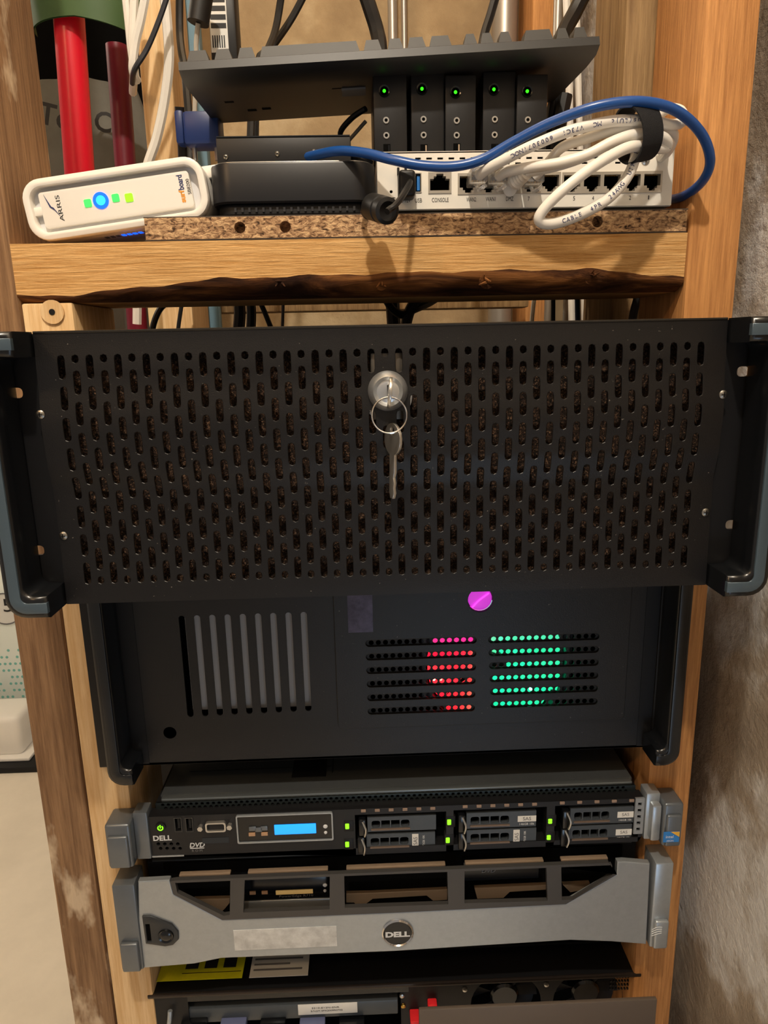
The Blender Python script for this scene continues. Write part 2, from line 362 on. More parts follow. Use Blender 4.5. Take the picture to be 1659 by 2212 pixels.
# ================================================================== upper case (perforated front)
XC = -.0026; ZB = 1.0850; ZT = 1.2620; HW = .217
case1 = thing('rack_server_case', 'black rack case with perforated slotted front, lock and side handles, topmost in rack', 'server case', (XC, .1, ZB))
def yp(z):
    t = (ZT-z)/(ZT-ZB)
    K = [(0, -.0845), (.15, -.0865), (.34, -.0897), (.45, -.0885), (.59, -.0843), (.75, -.0848), (1, -.0865)]
    for (a, b), (c_, d) in zip(K, K[1:]):
        if t <= c_:
            s = (t-a)/(c_-a); s = s*s*(3-2*s); return b+(d-b)*s
    return K[-1][1]
NC = 47; XL, XR = -.2042, .1983; PX = (XR-XL)/(NC-1); SZT, SZB = 1.2478, 1.0985; PZ = (SZT-SZB+.0044)/8; gap = .0044
GT = SZT+gap/2; GB = GT-8*PZ; hw = PX*.245
LX, LZ = at(838, 845, -.092).x, at(838, 845, -.092).z
mb = MB(); TH = .0012
def cell(x0, x1, z0, z1, hole):          # one rectangle of sheet with its slot; the side verts match the neighbour column
    q = PZ/2; side = [z0]; 
    n = max(1, round((z1-z0)/q)); n4 = n*4
    L_ = [(x1, z0+(z1-z0)*i/n4) for i in range(n4+1)] + [(x0, z1-(z1-z0)*i/n4) for i in range(n4+1)]
    if not hole:
        ids = L_; n0 = len(mb.v); mb.v += [(x, yp(z), z) for x, z in ids]; mb.f.append(tuple(range(n0, n0+len(ids))))
        return
    hx0, hx1, hz0, hz1 = hole; r = (hx1-hx0)/2; cx = (hx0+hx1)/2; m = len(L_); H = []
    for x, z in L_:                        # project each border point to the slot outline
        zc = min(max(z, hz0+r), hz1-r)
        if hz0+r <= z <= hz1-r: H.append((hx1 if x > cx else hx0, z))
        else:
            edge = (z-zc)/((z1-(hz1-r)) if z > zc else ((hz0+r)-z0)); a = abs(edge)*math.pi/2*.999
            H.append((cx+(1 if x > cx else -1)*r*math.cos(a), zc+math.copysign(r*math.sin(a), z-zc)))
    n0 = len(mb.v)
    zm = (hz0+hz1)/2; ch = .00028; k1 = 1+ch/r; k2 = 1+ch*2/(hz1-hz0)
    HO = [(cx+(x-cx)*k1, zm+(z-zm)*k2) for x, z in H]
    mb.v += [(x, yp(z), z) for x, z in L_] + [(x, yp(z), z) for x, z in HO] + [(x, yp(z)+ch, z) for x, z in H] + [(x, yp(z)+TH, z) for x, z in H]
    for i in range(m):
        j = (i+1) % m
        for q in range(3): mb.f.append((n0+q*m+i, n0+q*m+j, n0+(q+1)*m+j, n0+(q+1)*m+i))
for ci in range(NC):
    cx = XL+PX*ci; x0, x1 = cx-PX/2, cx+PX/2
    if ci % 2 == 0: cells = [(GT-(k+1)*PZ, GT-k*PZ) for k in range(8)]
    else: cells = [(GT-PZ/2, GT)] + [(GT-PZ/2-(k+1)*PZ, GT-PZ/2-k*PZ) for k in range(7)] + [(GB, GB+PZ/2)]
    for z0, z1 in cells:
        d = math.hypot(cx-LX, max(z0-LZ, LZ-z1, 0))
        if z1-z0 < PZ*.7:
            top = z1 > GT-1e-6; zc = (z1-gap/2-hw*1.15) if top else (z0+gap/2+hw*1.15); h = (cx-hw, cx+hw, zc-hw*1.2, zc+hw*1.2)
        else: h = (cx-hw, cx+hw, z0+gap/2, z1-gap/2)
        cell(x0, x1, z0, z1, None if d < .0105 else h)
X0, X1 = XL-PX/2, XL+PX*(NC-.5)
def strip(x0, x1, z0, z1, n):
    mb.grid(lambda u, v: (x0+(x1-x0)*u, yp(z0+(z1-z0)*v), z0+(z1-z0)*v), 1, n)
strip(XC-HW, X0, GB, GT, 64); strip(X1, XC+HW, GB, GT, 64); strip(XC-HW, XC+HW, GT, ZT, 6); strip(XC-HW, XC+HW, ZB, GB, 6)
mb.grid(lambda u, v: (XC-HW+2*HW*u, yp(ZT)+.022*v, ZT), 1, 1); mb.grid(lambda u, v: (XC-HW+2*HW*u, yp(ZB)+.022*v, ZB), 1, 1)
for sx in (-1, 1): mb.grid(lambda u, v: (XC+sx*HW, yp(ZB+(ZT-ZB)*u)+(.022 if v else 0), ZB+(ZT-ZB)*u), 40, 1)
panel = mb.build('front_panel', m_blk, case1, 30)
MB().cyl((XC-HW, yp(ZT)+.0003, ZT-.0004), (XC+HW, yp(ZT)+.0003, ZT-.0004), .0009, 10).build('rolled_edge', mat('edge_gloss', '2a2826', .2, spec=.8, metal=.5), panel)
lab(MB().box(XC-.213, XC+.213, -.077, -.067, ZB+.004, ZT-.004).build('foam_filter', m_foam, case1, 0), 'brown-black dust filter foam behind the slots')
MB().box(XC-.215, XC+.215, -.0665, .22, ZB+.0005, ZT-.0005, .001).build('body', m_blk2, case1)
def handle(root, sx, x_in, x_out, yb, yf, z0, z1, holes, bar=.0125, face=None):
    def C(a, b, g, h, r, ri): # C outline opened towards the panel
        o = []
        pts = [(x_in, a), ]
        oo = rrect(0, 1, 0, 1, .1)
        outl = [(x_in, a)]
        for i in range(6):
            t = math.radians(-90+90*i/5); outl.append((b-r+r*math.cos(t), a+r+r*math.sin(t)))
        for i in range(6):
            t = math.radians(90*i/5); outl.append((b-r+r*math.cos(t), g-r+r*math.sin(t)))
        outl.append((x_in, g)); outl.append((x_in, g-h))
        xi = b-bar
        for i in range(6):
            t = math.radians(90-90*i/5); outl.append((xi-ri+ri*math.cos(t), g-h-ri+ri*math.sin(t)))
        for i in range(6):
            t = math.radians(-90*i/5); outl.append((xi-ri+ri*math.cos(t), a+h+ri+ri*math.sin(t)))
        outl.append((x_in, a+h)); return outl
    def mir(l): return [(root.location.x+sx*(x-0), z) for x, z in l]
    hd = MB().plate([mir(C(z0, x_out, z1, .015, .013, .006))], yf, yb, .0032).build('handle', m_hand, root, 50)
    # grip face on the handle front; its default colour holds a cool reflection
    def Ci():
        b = x_out-.0042; r = .010; a = z0+.004; g = z1-.004; th = .0068; o = [(x_in, a)]
        for i in range(6):
            t = math.radians(-90+90*i/5); o.append((b-r+r*math.cos(t), a+r+r*math.sin(t)))
        for i in range(6):
            t = math.radians(90*i/5); o.append((b-r+r*math.cos(t), g-r+r*math.sin(t)))
        o += [(x_in, g), (x_in, g-th)]; r2 = r-th+.001
        for i in range(6):
            t = math.radians(90-90*i/5); o.append((b-th-r2+r2*math.cos(t), g-th-r2+r2*math.sin(t)))
        for i in range(6):
            t = math.radians(-90*i/5); o.append((b-th-r2+r2*math.cos(t), a+th+r2+r2*math.sin(t)))
        o.append((x_in, a+th)); return o
    MB().plate([mir(Ci())], yf-.0008, yf+.003, .0003).build('grip_face', face or m_sheen, hd, 50)
    MB().plate([mir(rect(x_in-.004, x_out-.002, z0+.001, z1-.001))]+holes, yb, yb+.0022).build('ear', m_blk2, root, 0)
    return hd
def hslot(px, py, Y, w=.0085, h=.0065): c = at(px, py, Y); return rrect(c.x-w/2, c.x+w/2, c.z-h/2, c.z+h/2, .0025, 3)
handle(case1, -1, HW+.0006, .2445, -.0815, -.113, ZB, ZT, [hslot(27, 850, -.086), hslot(75, 1193, -.086)])
handle(case1, 1, HW+.0006, .2455, -.0815, -.113, ZB, ZT, [hslot(1614, 803, -.086), hslot(1588, 1137, -.086)])
def screw(root, p, r, m=m_zinc):
    k = MB().lathe([(r, 0), (r*.96, .0006), (r*.6, .0013), (r*.2, .0015)], p, (0, -1, 0), 14); s = k.build('screw', m, root)
    MB().box(p[0]-r*.55, p[0]+r*.55, p[1]-.0018, p[1]-.0010, p[2]-r*.1, p[2]+r*.1).box(p[0]-r*.1, p[0]+r*.1, p[1]-.0018, p[1]-.0010, p[2]-r*.55, p[2]+r*.55).build('cross_recess', m_blk2, s, 0)
for px, py in ((89, 895), (133, 1160), (1561, 852), (1529, 1109)):
    c = at(px, py, -.088); screw(case1, (c.x, yp(c.z), c.z), .0029)
lk = MB().lathe([(.0105, .004), (.0126, 0), (.0126, .0022), (.0112, .0062), (.0092, .0085), (.0088, .0080), (.0070, .0062), (.0048, .0070)], (LX, yp(LZ), LZ), (0, -1, 0), 40).build('lock_cylinder', mat('lock_steel', 'd4d8dc', .3, metal=.85), case1, 28)
MB().box(LX-.0006, LX+.0006, yp(LZ)-.0073, yp(LZ)-.006, LZ-.004, LZ+.004).build('keyway', m_blk2, lk, 0)
MB().box(LX-.0105, LX+.0105, -.0815, -.0785, LZ-.019, LZ+.0235, .001).build('lock_cam', mat('bracket_steel', '6d675f', .4, metal=.8), case1)
MB().lathe([(.016, -.0005), (.016, .0035), (.0125, .0035), (.0125, .0005)], (LX, -.0775, LZ-.004), (0, -1, 0), 30).build('lock_nut', m_stl, case1)

# keys on a ring
ky = yp(LZ)-.0085
def keyshape(mtx, k, head=.0095):
    out = [(-.002, -.004)]
    hd_ = [(head*math.cos(math.radians(a)), .0115+head*math.sin(math.radians(a))) for a in range(-70, 251, 20)]
    blade = [(-.0028, .003), (-.0028, -.020), (-.0016, -.0235), (.0016, -.0235), (.0030, -.020), (.0022, -.017), (.0030, -.014), (.0018, -.011), (.0030, -.008), (.0030, .003)]
    k.plate([hd_+blade, circ(0, .0165, .0024, 12)], -.0009, .0009, .0002, mtx); return k
c_ring = at(841, 897, ky-.012)
rg = MB()
rg.tube([c_ring+Vector((.0106*math.cos(2*math.pi*i/28), .0030*math.sin(2*math.pi*i/28), .0106*math.sin(2*math.pi*i/28))) for i in range(28)], .00055, 8, True, 2)
rg.tube([c_ring+Vector((.0106*math.cos(2*math.pi*i/28), .0011+.0030*math.sin(2*math.pi*i/28), .0106*math.sin(2*math.pi*i/28))) for i in range(28)], .00055, 8, True, 2)
tag(rg.build('key_ring', m_chr), 'thin chrome split ring hanging from the key in the case lock', 'key ring')
def simple_key(name, label, mtx):
    o = keyshape(Matrix.Identity(4), MB()); o.v = [tuple(mtx @ Vector(p)) for p in o.v]; return tag(o.build(name, m_stl), label, 'key')
# inserted key: its bow stands out from the lock edge-on
b = Vector((LX+.0006, ky+.0035, LZ))
simple_key('key', 'steel key standing edge-on in the chrome lock', Matrix.Translation(b) @ Matrix.Rotation(math.radians(6), 4, 'Y') @ Matrix(((0, 1, 0, 0), (0, 0, -1, 0), (1, 0, 0, 0), (0, 0, 0, 1))) @ Matrix.Translation((0, 0, .002)))
c = at(848, 940, -.098)
simple_key('key', 'worn steel key dangling from the split ring, seen nearly edge-on', Matrix.Translation((c.x, -.0985, c.z-.0150)) @ Matrix.Rotation(math.radians(1.5), 4, 'Y') @ Matrix.Rotation(math.radians(-64), 4, 'Z') @ Matrix.Scale(1.08, 4))

# ================================================================== lower case (door missing, lit fan)
ZB2, ZT2 = .9072, 1.0840
case2 = thing('rack_server_case', 'black rack case with vertical slots and a red and green lit fan grille', 'server case', (.002, .1, ZB2))
YF = 0.0
def tilt_slot(px0, py0, px1, py1, w, Y):
    a = at(px0, py0, Y); b = at(px1, py1, Y); return rrect((a.x+b.x)/2-w/2, (a.x+b.x)/2+w/2, b.z, a.z, w/2, 5)
sl = []
for i in range(9):
    x0 = 396+(655-396)*i/8; sl.append(tilt_slot(x0, 1330-8*i/8, x0+12, 1549-13*i/8, .0052, YF))
hole1 = circ(at(367, 1583, YF).x, at(367, 1583, YF).z, .0055, 18)
d0 = at(722, 1340, YF).x; d1 = at(1346, 1540, YF).x; dz = at(1000, 1562, YF).z
MB().plate([rect(-.2165, .2175, ZB2, ZT2)]+sl+[hole1, rect(d0+.004, d1-.004, dz+.004, ZT2-.012)], YF, YF+.0015).build('front_panel', m_blk, case2, 0)
MB().plate([rect(-.2165, .2175, ZB2-.0001, ZB2+.002)], YF, YF+.03).build('bottom_lip', m_blk, case2, 0)
vs_ = []; vh = []
for r in range(6):
    for (xa, ya0, ya1, xb) in ((790, 1387, 1533, 1028), (1054, 1379, 1519, 1292)):
        y = ya0+(ya1-ya0)*r/5; k = 5*r/5
        a = at(xa+k, y, YF); b = at(xb-k*.8, y-8, YF); zc = (a.z+b.z)/2; vs_.append(rrect(a.x, b.x, zc-.0029, zc+.0027, .0028, 5))
        for i in range(15): vh.append((a.x+.0045+(b.x-a.x-.009)*i/14, zc-.0003))
pc = at(1038, 1296, YF-.003)
door = MB().plate([rrect(d0, d1, dz, ZT2-.006, .004)]+vs_+[circ(pc.x, pc.z, .0102, 26)], YF-.003, YF-.0014, .0004).build('fan_door', m_blk, case2, 0)
MB().plate([rect(d0+.005, d1-.005, dz+.006, ZT2-.014)]+[circ(x, z, .0022, 8) for x, z in vh]+[circ(pc.x, pc.z, .0102, 26)], YF-.0012, YF-.0004).build('perforated_sheet', m_blk2, door, 0)
# coloured by where on the fan the leds sit: red left, green right, violet at the top
def fanmat():
    m, nt, b, L = base('fan_led_blades'); tc = N(nt, 'ShaderNodeTexCoord'); sp = N(nt, 'ShaderNodeSeparateXYZ'); L(tc.outputs['Object'], sp.inputs[0])
    mr = N(nt, 'ShaderNodeMapRange'); mr.inputs['From Min'].default_value = .068; mr.inputs['From Max'].default_value = .085; L(sp.outputs['X'], mr.inputs['Value'])
    mx = N(nt, 'ShaderNodeMix', _data_type='RGBA'); mx.inputs['A'].default_value = lin('ff1030'); mx.inputs['B'].default_value = lin('12e59a'); L(mr.outputs['Result'], mx.inputs['Factor'])
    mz = N(nt, 'ShaderNodeMapRange'); mz.inputs['From Min'].default_value = .085; mz.inputs['From Max'].default_value = .112; L(sp.outputs['Z'], mz.inputs['Value'])
    m2 = N(nt, 'ShaderNodeMix', _data_type='RGBA'); L(mz.outputs['Result'], m2.inputs['Factor']); L(mx.outputs['Result'], m2.inputs['A'])
    mv = N(nt, 'ShaderNodeMix', _data_type='RGBA'); mv.inputs['A'].default_value = lin('f02bc8'); mv.inputs['B'].default_value = lin('5fc9a8'); L(mr.outputs['Result'], mv.inputs['Factor']); L(mv.outputs['Result'], m2.inputs['B'])
    L(m2.outputs['Result'], b.inputs['Emission Color']); b.inputs['Emission Strength'].default_value = 1.25; b.inputs['Base Color'].default_value = lin('c9c9c9'); b.inputs['Roughness'].default_value = .4
    return m
fc = at(1073, 1440, .012); fcx, fcz = fc.x, fc.z; FY = .012
fan = MB().plate([rrect(fcx-.064, fcx+.064, fcz-.064, fcz+.064, .006), circ(fcx, fcz, .0605, 40)], FY, FY+.025).build('fan_frame', m_blkp, case2, 30)
m_fan = fanmat()
k = MB()
for i in range(9):
    a0 = 2*math.pi*i/9
    k.grid(lambda u, v: (fcx+(.009+.050*u)*math.cos(a0+v*.80+u*.25), FY+.003+.013*v, fcz+(.009+.050*u)*math.sin(a0+v*.80+u*.25)), 5, 4)
k.build('fan_blades', m_fan, case2, 40)
MB().lathe([(.010, -.016), (.010, .006), (.008, .008)], (fcx, FY+.012, fcz), (0, -1, 0), 28).build('fan_hub', m_blkp, case2)
for px, py, m in ((937, 1467, glow('led_red_dot', 'ff5040', 40)), (1147, 1488, glow('led_green_dot', '4dffc0', 40)), (952, 1467, glow('led_red_soft', 'ff5a50', 8))):
    c = at(px, py, .006); MB().lathe([(.0016, 0), (.0013, .001), (.0005, .0014)], (c.x, .0065, c.z), (0, -1, 0), 10).build('led', m, case2)
pw = MB().lathe([(.0099, 0), (.0097, .0012), (.004, .0018)], (pc.x, YF+.001, pc.z), (0, -1, 0), 28).build('power_window', glow('violet_window', 'd33ad6', .7), case2)
MB().tube([Vector((pc.x-.0065, YF-.0012, pc.z-.007)), Vector((pc.x-.001, YF-.0012, pc.z-.001)), Vector((pc.x+.007, YF-.0012, pc.z+.005))], .0006, 6).build('light_streak', glow('violet_bright', 'ff49ee', 1.4), pw)
x0, x1, z0, z1 = R4(778, 1320, 54, 92, YF-.003); MB().box(x0, x1, YF-.0034, YF-.0030, z0, z1).build('foil_sticker', m_foil, case2, 0)
gz = at(520, 1532, .008).z; g0 = at(408, 1450, .008).x; g1 = at(690, 1450, .008).x
MB().box(g0, g1, .0085, .012, gz, ZT2-.006, .001).build('drive_cage', m_grey, case2, 0)
# shell around an empty inside
sb = MB(); sb.box(-.2165, -.215, .0015, .24, ZB2, ZT2).box(.216, .2175, .0015, .24, ZB2, ZT2).box(-.2165, .2175, .0015, .24, ZB2, ZB2+.0015).box(-.2165, .2175, .0015, .24, ZT2-.0015, ZT2).box(-.2165, .2175, .238, .24, ZB2, ZT2)
sb.build('body', m_blk2, case2, 0)
MB().box(-.214, .215, .045, .047, ZB2+.002, ZT2-.002).build('inner_baffle', m_void, case2, 0)
handle(case2, -1, .2125, .2330, -.0005, -.031, ZB2+.0005, ZT2, [], .012, m_hand)
handle(case2, 1, .2125, .2330, -.0005, -.031, ZB2+.0005, ZT2, [], .012, m_hand)
MB().box(-.2475, -.222, -.003, 0, ZB2+.001, ZT2-.001, .0006).build('rack_ear', m_blk2, case2)
c = at(247, 1652, -.031); 
MB().box(.222, .2475, -.0025, 0, ZB2+.001, ZT2-.001, .0006).build('rack_ear', m_blk2, case2)

# ================================================================== slim server (1U)
Y6 = -.012
s6 = thing('rack_server', 'slim black rack server with blue display and six drives in two rows', 'server', (.0036, .2, .825))
x60, x61 = -.2085, .2155; z60, z61 = .8268, .8712
MB().box(x60+.002, x61-.002, .002, .48, .8262, .8680, .0008).build('body', m_blk2, s6)
lid = MB().box(x60+.006, x61-.004, .006, .48, .8680, .8735, .0012).build('lid', m_srvtop, s6)
MB().box(x60+.008, x61-.006, .0005, .0075, .8700, .8735, .0012).build('lid_front_edge', mat('lid_edge', '8b9294', .3, metal=.8), s6)
q0 = atZ(628, 1690, .8736); q1 = atZ(706, 1650, .8736)
MB().box(q0.x, q1.x, q0.y+.006, q0.y+.07, .8735, .8743, .0004).build('lid_latch', m_blk2, s6)
q0 = atZ(385, 1668, .8736)
MB().box(-.185, -.055, q0.y, q0.y+.0006, .8735, .8739).box(-.0545, -.0537, .03, q0.y+.10, .8735, .8739).build('lid_seam', m_blk2, s6, 0)
# perforated strip between the lid and the face
hs = []
for i in range(84):
    for j in range(2): hs.append(circ(x60+.010+(x61-x60-.02)*(i+.5*(j % 2))/84, .8695-j*.0034, .0016, 6))
MB().plate([rect(x60+.004, x61-.004, .8640, .8712)]+hs, -.002, -.001).build('honeycomb_strip', mat('vent_steel', '3c4446', .4, metal=.8), s6, 0)
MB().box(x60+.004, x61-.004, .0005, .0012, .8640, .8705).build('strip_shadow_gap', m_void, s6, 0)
# face with openings for the drive bays
def B6(cx, cy, w_, h_, Y=Y6): return R4(cx, cy, w_, h_, Y)
bays = [(866, 1800, 196, 86), (1080, 1790, 200, 86), (1289, 1780, 182, 84)]
fl_ = [rect(*B6(*b)) for b in bays]
ports = [rect(*B6(385, 1781, 13, 27)), rect(*B6(409, 1781, 13, 27))]
vt = [circ(at(342+14*i, 1823+10*j-i*.3, Y6).x+(j % 2)*.002, at(342+14*i, 1823+10*j, Y6).z, .0016, 8) for i in range(4) for j in range(2)]
MB().plate([rect(x60, x61, z60, .8655)]+fl_+ports+vt, Y6, Y6+.012).build('face', m_blkp, s6, 0)
MB().box(x60+.002, x61-.002, .0004, .0016, z60, .8650).build('face_backing', m_void, s6, 0)
MB().box(x60, at(398, 1850, Y6).x, Y6-.0006, Y6+.002, z60-.0006, z60+.0006).build('face_lip', m_lgry, s6, 0)
for px in (385, 409):
    x0, x1, z0, z1 = B6(px, 1781, 17, 31); t = MB().plate([rect(x0, x1, z0, z1), rect(x0+.0009, x1-.0009, z0+.0009, z1-.0009)], Y6-.0006, Y6+.006).build('usb_port', mat('port_steel', '4a4a4a', .4, metal=.8), s6, 0)
    MB().box(x0+.0025, x1-.0020, Y6+.001, Y6+.008, z0+.0025, z1-.0025).build('usb_tongue', m_blk2, t, 0)
# video port
x0, x1, z0, z1 = B6(467, 1783, 44, 20)
vg = MB().plate([rrect(x0, x1, z0, z1, .002), rrect(x0+.0013, x1-.0013, z0+.0013, z1-.0013, .0016)], Y6-.003, Y6+.001).build('video_port', m_stl, s6, 40)
MB().box(x0+.001, x1-.001, Y6-.0012, Y6+.001, z0+.001, z1-.001).build('video_insert', m_blk2, vg, 0)
for px, py in ((434, 1785), (497, 1782)):
    c = at(px, py, Y6); MB().cyl((c.x, Y6, c.z), (c.x, Y6-.004, c.z), .0024, 6).build('hex_post', m_stl, s6, 0)
# power button
c = at(347.5, 1786, Y6); pb = MB().lathe([(.0045, 0), (.0043, .0012), (.0035, .0014)], (c.x, Y6, c.z), (0, -1, 0), 20).build('power_button', m_blk2, s6)
r = .0021; arc = [Vector((c.x+r*math.cos(math.radians(a)), Y6-.0017, c.z+r*math.sin(math.radians(a)))) for a in range(125, 416, 18)]
MB().tube(arc, .0005, 6, False, 2).cyl((c.x, Y6-.0017, c.z), (c.x, Y6-.0017, c.z+.0028), .0005, 6).build('power_symbol', m_lime, pb)
def T6(name, s_, px, py, wpx, m, hpx=None, **kw):
    c = at(px, py, Y6); k = (at(px+wpx/2, py, Y6)-at(px-wpx/2, py, Y6)).length
    h = (at(px, py+hpx/2, Y6)-at(px, py-hpx/2, Y6)).length if hpx else None
    return text(name, s_, (c.x, Y6-.0002, c.z), k, m, s6, height=h, **kw)
T6('brand_lettering', 'DELL', 351, 1810, 40, m_lite, 11, bold=.0003)
T6('disc_lettering', 'DVD', 426, 1825, 33, m_lite, 10, bold=.0002, shear=.2)
T6('disc_lettering', 'R O M', 426, 1837, 22, m_inkg, 5)
c = at(426, 1832, Y6); MB().box(c.x-.006, c.x+.006, Y6-.0003, Y6, c.z-.0003, c.z+.0003).build('disc_rule', m_lite, s6, 0)
x0, x1, z0, z1 = B6(466, 1815, 58, 12); MB().box(x0, x1, Y6-.0003, Y6, z0, z1).build('tag_strip', mat('slate_tag', '20262c', .5), s6, 0)
T6('tag_lettering', 'E110', 464, 1817, 24, mat('blue_print', '6fa0e8', .5), 6)
# display module
x0, x1, z0, z1 = B6(616, 1786, 208, 60)
dm = MB().plate([rrect(x0, x1, z0, z1, .0015), rrect(x0+.0012, x1-.0012, z0+.0012, z1-.0012, .001)], Y6-.002, Y6+.001).build('display_frame', m_lgry, s6, 30)
MB().box(x0+.001, x1-.001, Y6-.0008, Y6+.001, z0+.001, z1-.001).build('display_panel', m_blkg, dm, 0)
xa, xb, za, zb = B6(638, 1789, 90, 21); MB().box(xa, xb, Y6-.0016, Y6-.0006, za, zb, .0004).build('display_screen', m_lcd, dm)
T6('model_lettering', 'PowerEdge R610', 640, 1806.5, 80, m_lite, 8)
for px, py in ((545, 1800), (572, 1799)):
    xa, xb, za, zb = B6(px, py, 14, 6); k = MB().box(xa, xb, Y6-.002, Y6-.0008, za, zb).build('menu_button', mat('button_tan', 'b08c6c', .5), dm, 0)
for px, py in ((546, 1788), (571, 1787), (559, 1790)):
    xa, xb, za, zb = B6(px, py, 15, 9); MB().box(xa, xb, Y6-.0018, Y6-.0008, za, zb, .0003).build('menu_pad', m_dgry, dm)
for px, py, rr in ((703, 1784, .0020), (703.5, 1797, .0015)):
    c = at(px, py, Y6); MB().lathe([(rr, 0), (rr*.7, .0008), (rr*.2, .001)], (c.x, Y6-.0008, c.z), (0, -1, 0), 14).build('indicator', m_lite, dm)
# six drive carriers
drv = [(868, 1779, 148, 31, 0, 750, 1784), (866, 1817, 148, 33, 1, 750, 1823), (1083, 1771, 150, 33, 2, 970, 1775), (1083, 1808, 150, 33, 1, 967, 1814), (1300, 1762, 136, 34, 3, 1188, 1773), (1296, 1800, 136, 34, 3, 1185, 1808)]
for (cx, cy, w_, h_, lb, lx, ly) in drv:
    x0, x1, z0, z1 = B6(cx, cy, w_, h_, Y6+.001); hh = z1-z0; zc = (z0+z1)/2
    g0, g1 = x0+.003, x0+.003+(x1-x0)*.57; gw = (g1-g0)/4; hol_ = [rrect(g0+gw*i+.0005, g0+gw*(i+1)-.0005, zc-hh*.22, zc+hh*.26, .002 if i in (0, 3) else .0004, 3) for i in range(4)]
    d = MB().plate([rect(x0, x1, z0, z1)]+hol_, Y6+.001, Y6+.006).build('drive_carrier', m_mgry, s6, 0)
    MB().box(g0, g1, Y6-.0002, Y6+.0014, zc-hh*.36, zc-hh*.28).build('grille_lip', mat('carrier_tan', '7d6a5c', .4, metal=.5), d, 0)
    MB().box(x0-.0075, x0-.0015, Y6-.003, Y6+.006, z0-.001, z1+.0005, .001).build('release_latch', m_blkg, d)
    MB().tube([(x0-.004, Y6-.003, z1-.001), (x0-.0015, Y6-.006, zc), (x0-.0025, Y6-.004, z0-.0005)], .0009, 6).build('latch_lever', m_stl, d)
    if lb == 1:
        MB().box(x1-.020, x1-.0145, Y6+.0006, Y6+.001, z0+.001, z1-.001).build('drive_label', m_paper, d, 0)
        text('drive_lettering', 'SAS', (x1-.0172, Y6+.0005, zc), hh*.5, m_inkg, d, rot=math.pi/2)
        text('drive_lettering', '72GB 10K', (x1-.0100, Y6+.0008, zc), hh*.7, m_lite, d, rot=math.pi/2)
    if lb in (2, 3):
        o0 = .016 if lb == 2 else .014
        MB().box(x1-o0, x1, Y6+.0006, Y6+.001, zc-hh*.16, zc+hh*.2).build('drive_label', m_paper, d, 0)
        text('drive_lettering', 'SAS', (x1-o0*.5, Y6+.0005, zc+hh*.04), o0*.45, m_inkg, d)
        text('drive_lettering', '146GB 10k', (x1-o0*.5, Y6+.0005, zc-hh*.3), o0*.8, m_lite, d)
    c = at(lx, ly, Y6); n_ = 2 if lx > 1100 else 1
    for q in range(n_):
        zz = c.z+(.0022*(q-.5) if n_ == 2 else 0); MB().box(c.x-.0017, c.x+.0017, Y6-.0014, Y6+.0004, zz-(.0011 if n_ == 2 else .0025), zz+(.0011 if n_ == 2 else .0025), .0006).build('drive_led', m_lime, d)
    MB().box(c.x-.0028, c.x+.0055, Y6-.0004, Y6+.006, c.z-.0055, c.z+.0055, .0006).build('led_block', m_blk2, d)
for bx, by, n_ in ((860, 1750, 6), (1080, 1741, 6), (1290, 1733, 5)):
    for i in range(n_):
        c = at(bx-75+150*i/(n_-1), by-(150*i/(n_-1)-75)*.035, Y6-.001); MB().box(c.x-.0021, c.x+.0021, Y6-.001, Y6+.002, c.z-.0012, c.z+.0012, .0003).build('vent_tab', mat('tab_tan', '8a7668', .5), s6)
# corner strip of square holes on the right, ears and latches
c = at(1378, 1770, Y6)
MB().plate([rect(c.x-.0035, c.x+.0045, z60+.004, .8660)]+[rect(c.x-.0012, c.x+.002, .834+.0062*i, .837+.0062*i) for i in range(5)], Y6-.001, Y6+.001).build('corner_strip', m_lgry, s6, 0)
def ear6(sx, x0, x1, tab, lbl):
    e = MB().box(min(x0, x1), max(x0, x1), -.0235, .0005, .8255, .8672, .0025, 3).build('ear_latch', m_dgry, s6)
    xa, xb = min(x0, x1)+.002, max(x0, x1)-.002
    MB().box(xa, xb, -.0262, -.0225, .8272, .8575, .0018, 3).build('latch_lever', m_dgry, e)
    xi0, xi1 = (x1, x1+.012) if sx < 0 else (x0-.012, x0)
    MB().box(xi0, xi1, -.0145, .0005, .8262, .8715, .0012).build('ear_bracket', m_dgry if sx < 0 else m_lgry, s6)
    return e
ear6(-1, -.2416, -.2205, 0, 0)
er = ear6(1, .2285, .2455, 0, 0)
MB().box(.2195, .2280, -.021, .0005, .829, .864, .002).build('ear_hinge', m_lgry, s6)
x0, x1, z0, z1 = R4(1450, 1808, 34, 22, -.0265)
st = MB().box(x0, x1, -.0266, -.0262, z0, z1).build('maker_sticker', mat('sticker_blue', '2f78c0', .4), er, 0)
MB().plate([[(x0+.006, z1), (x1, z0+.005), (x1, z1)]], -.0268, -.0266).build('sticker_corner', mat('sticker_gold', 'd9a83e', .4), er, 0)
text('sticker_lettering', 'intel', ((x0+x1)/2-.0015, -.0268, (z0+z1)/2+.0005), .0065, m_lite, er)
text('sticker_lettering', 'XEON', ((x0+x1)/2-.001, -.0268, z0+.0015), .006, m_lite, er)

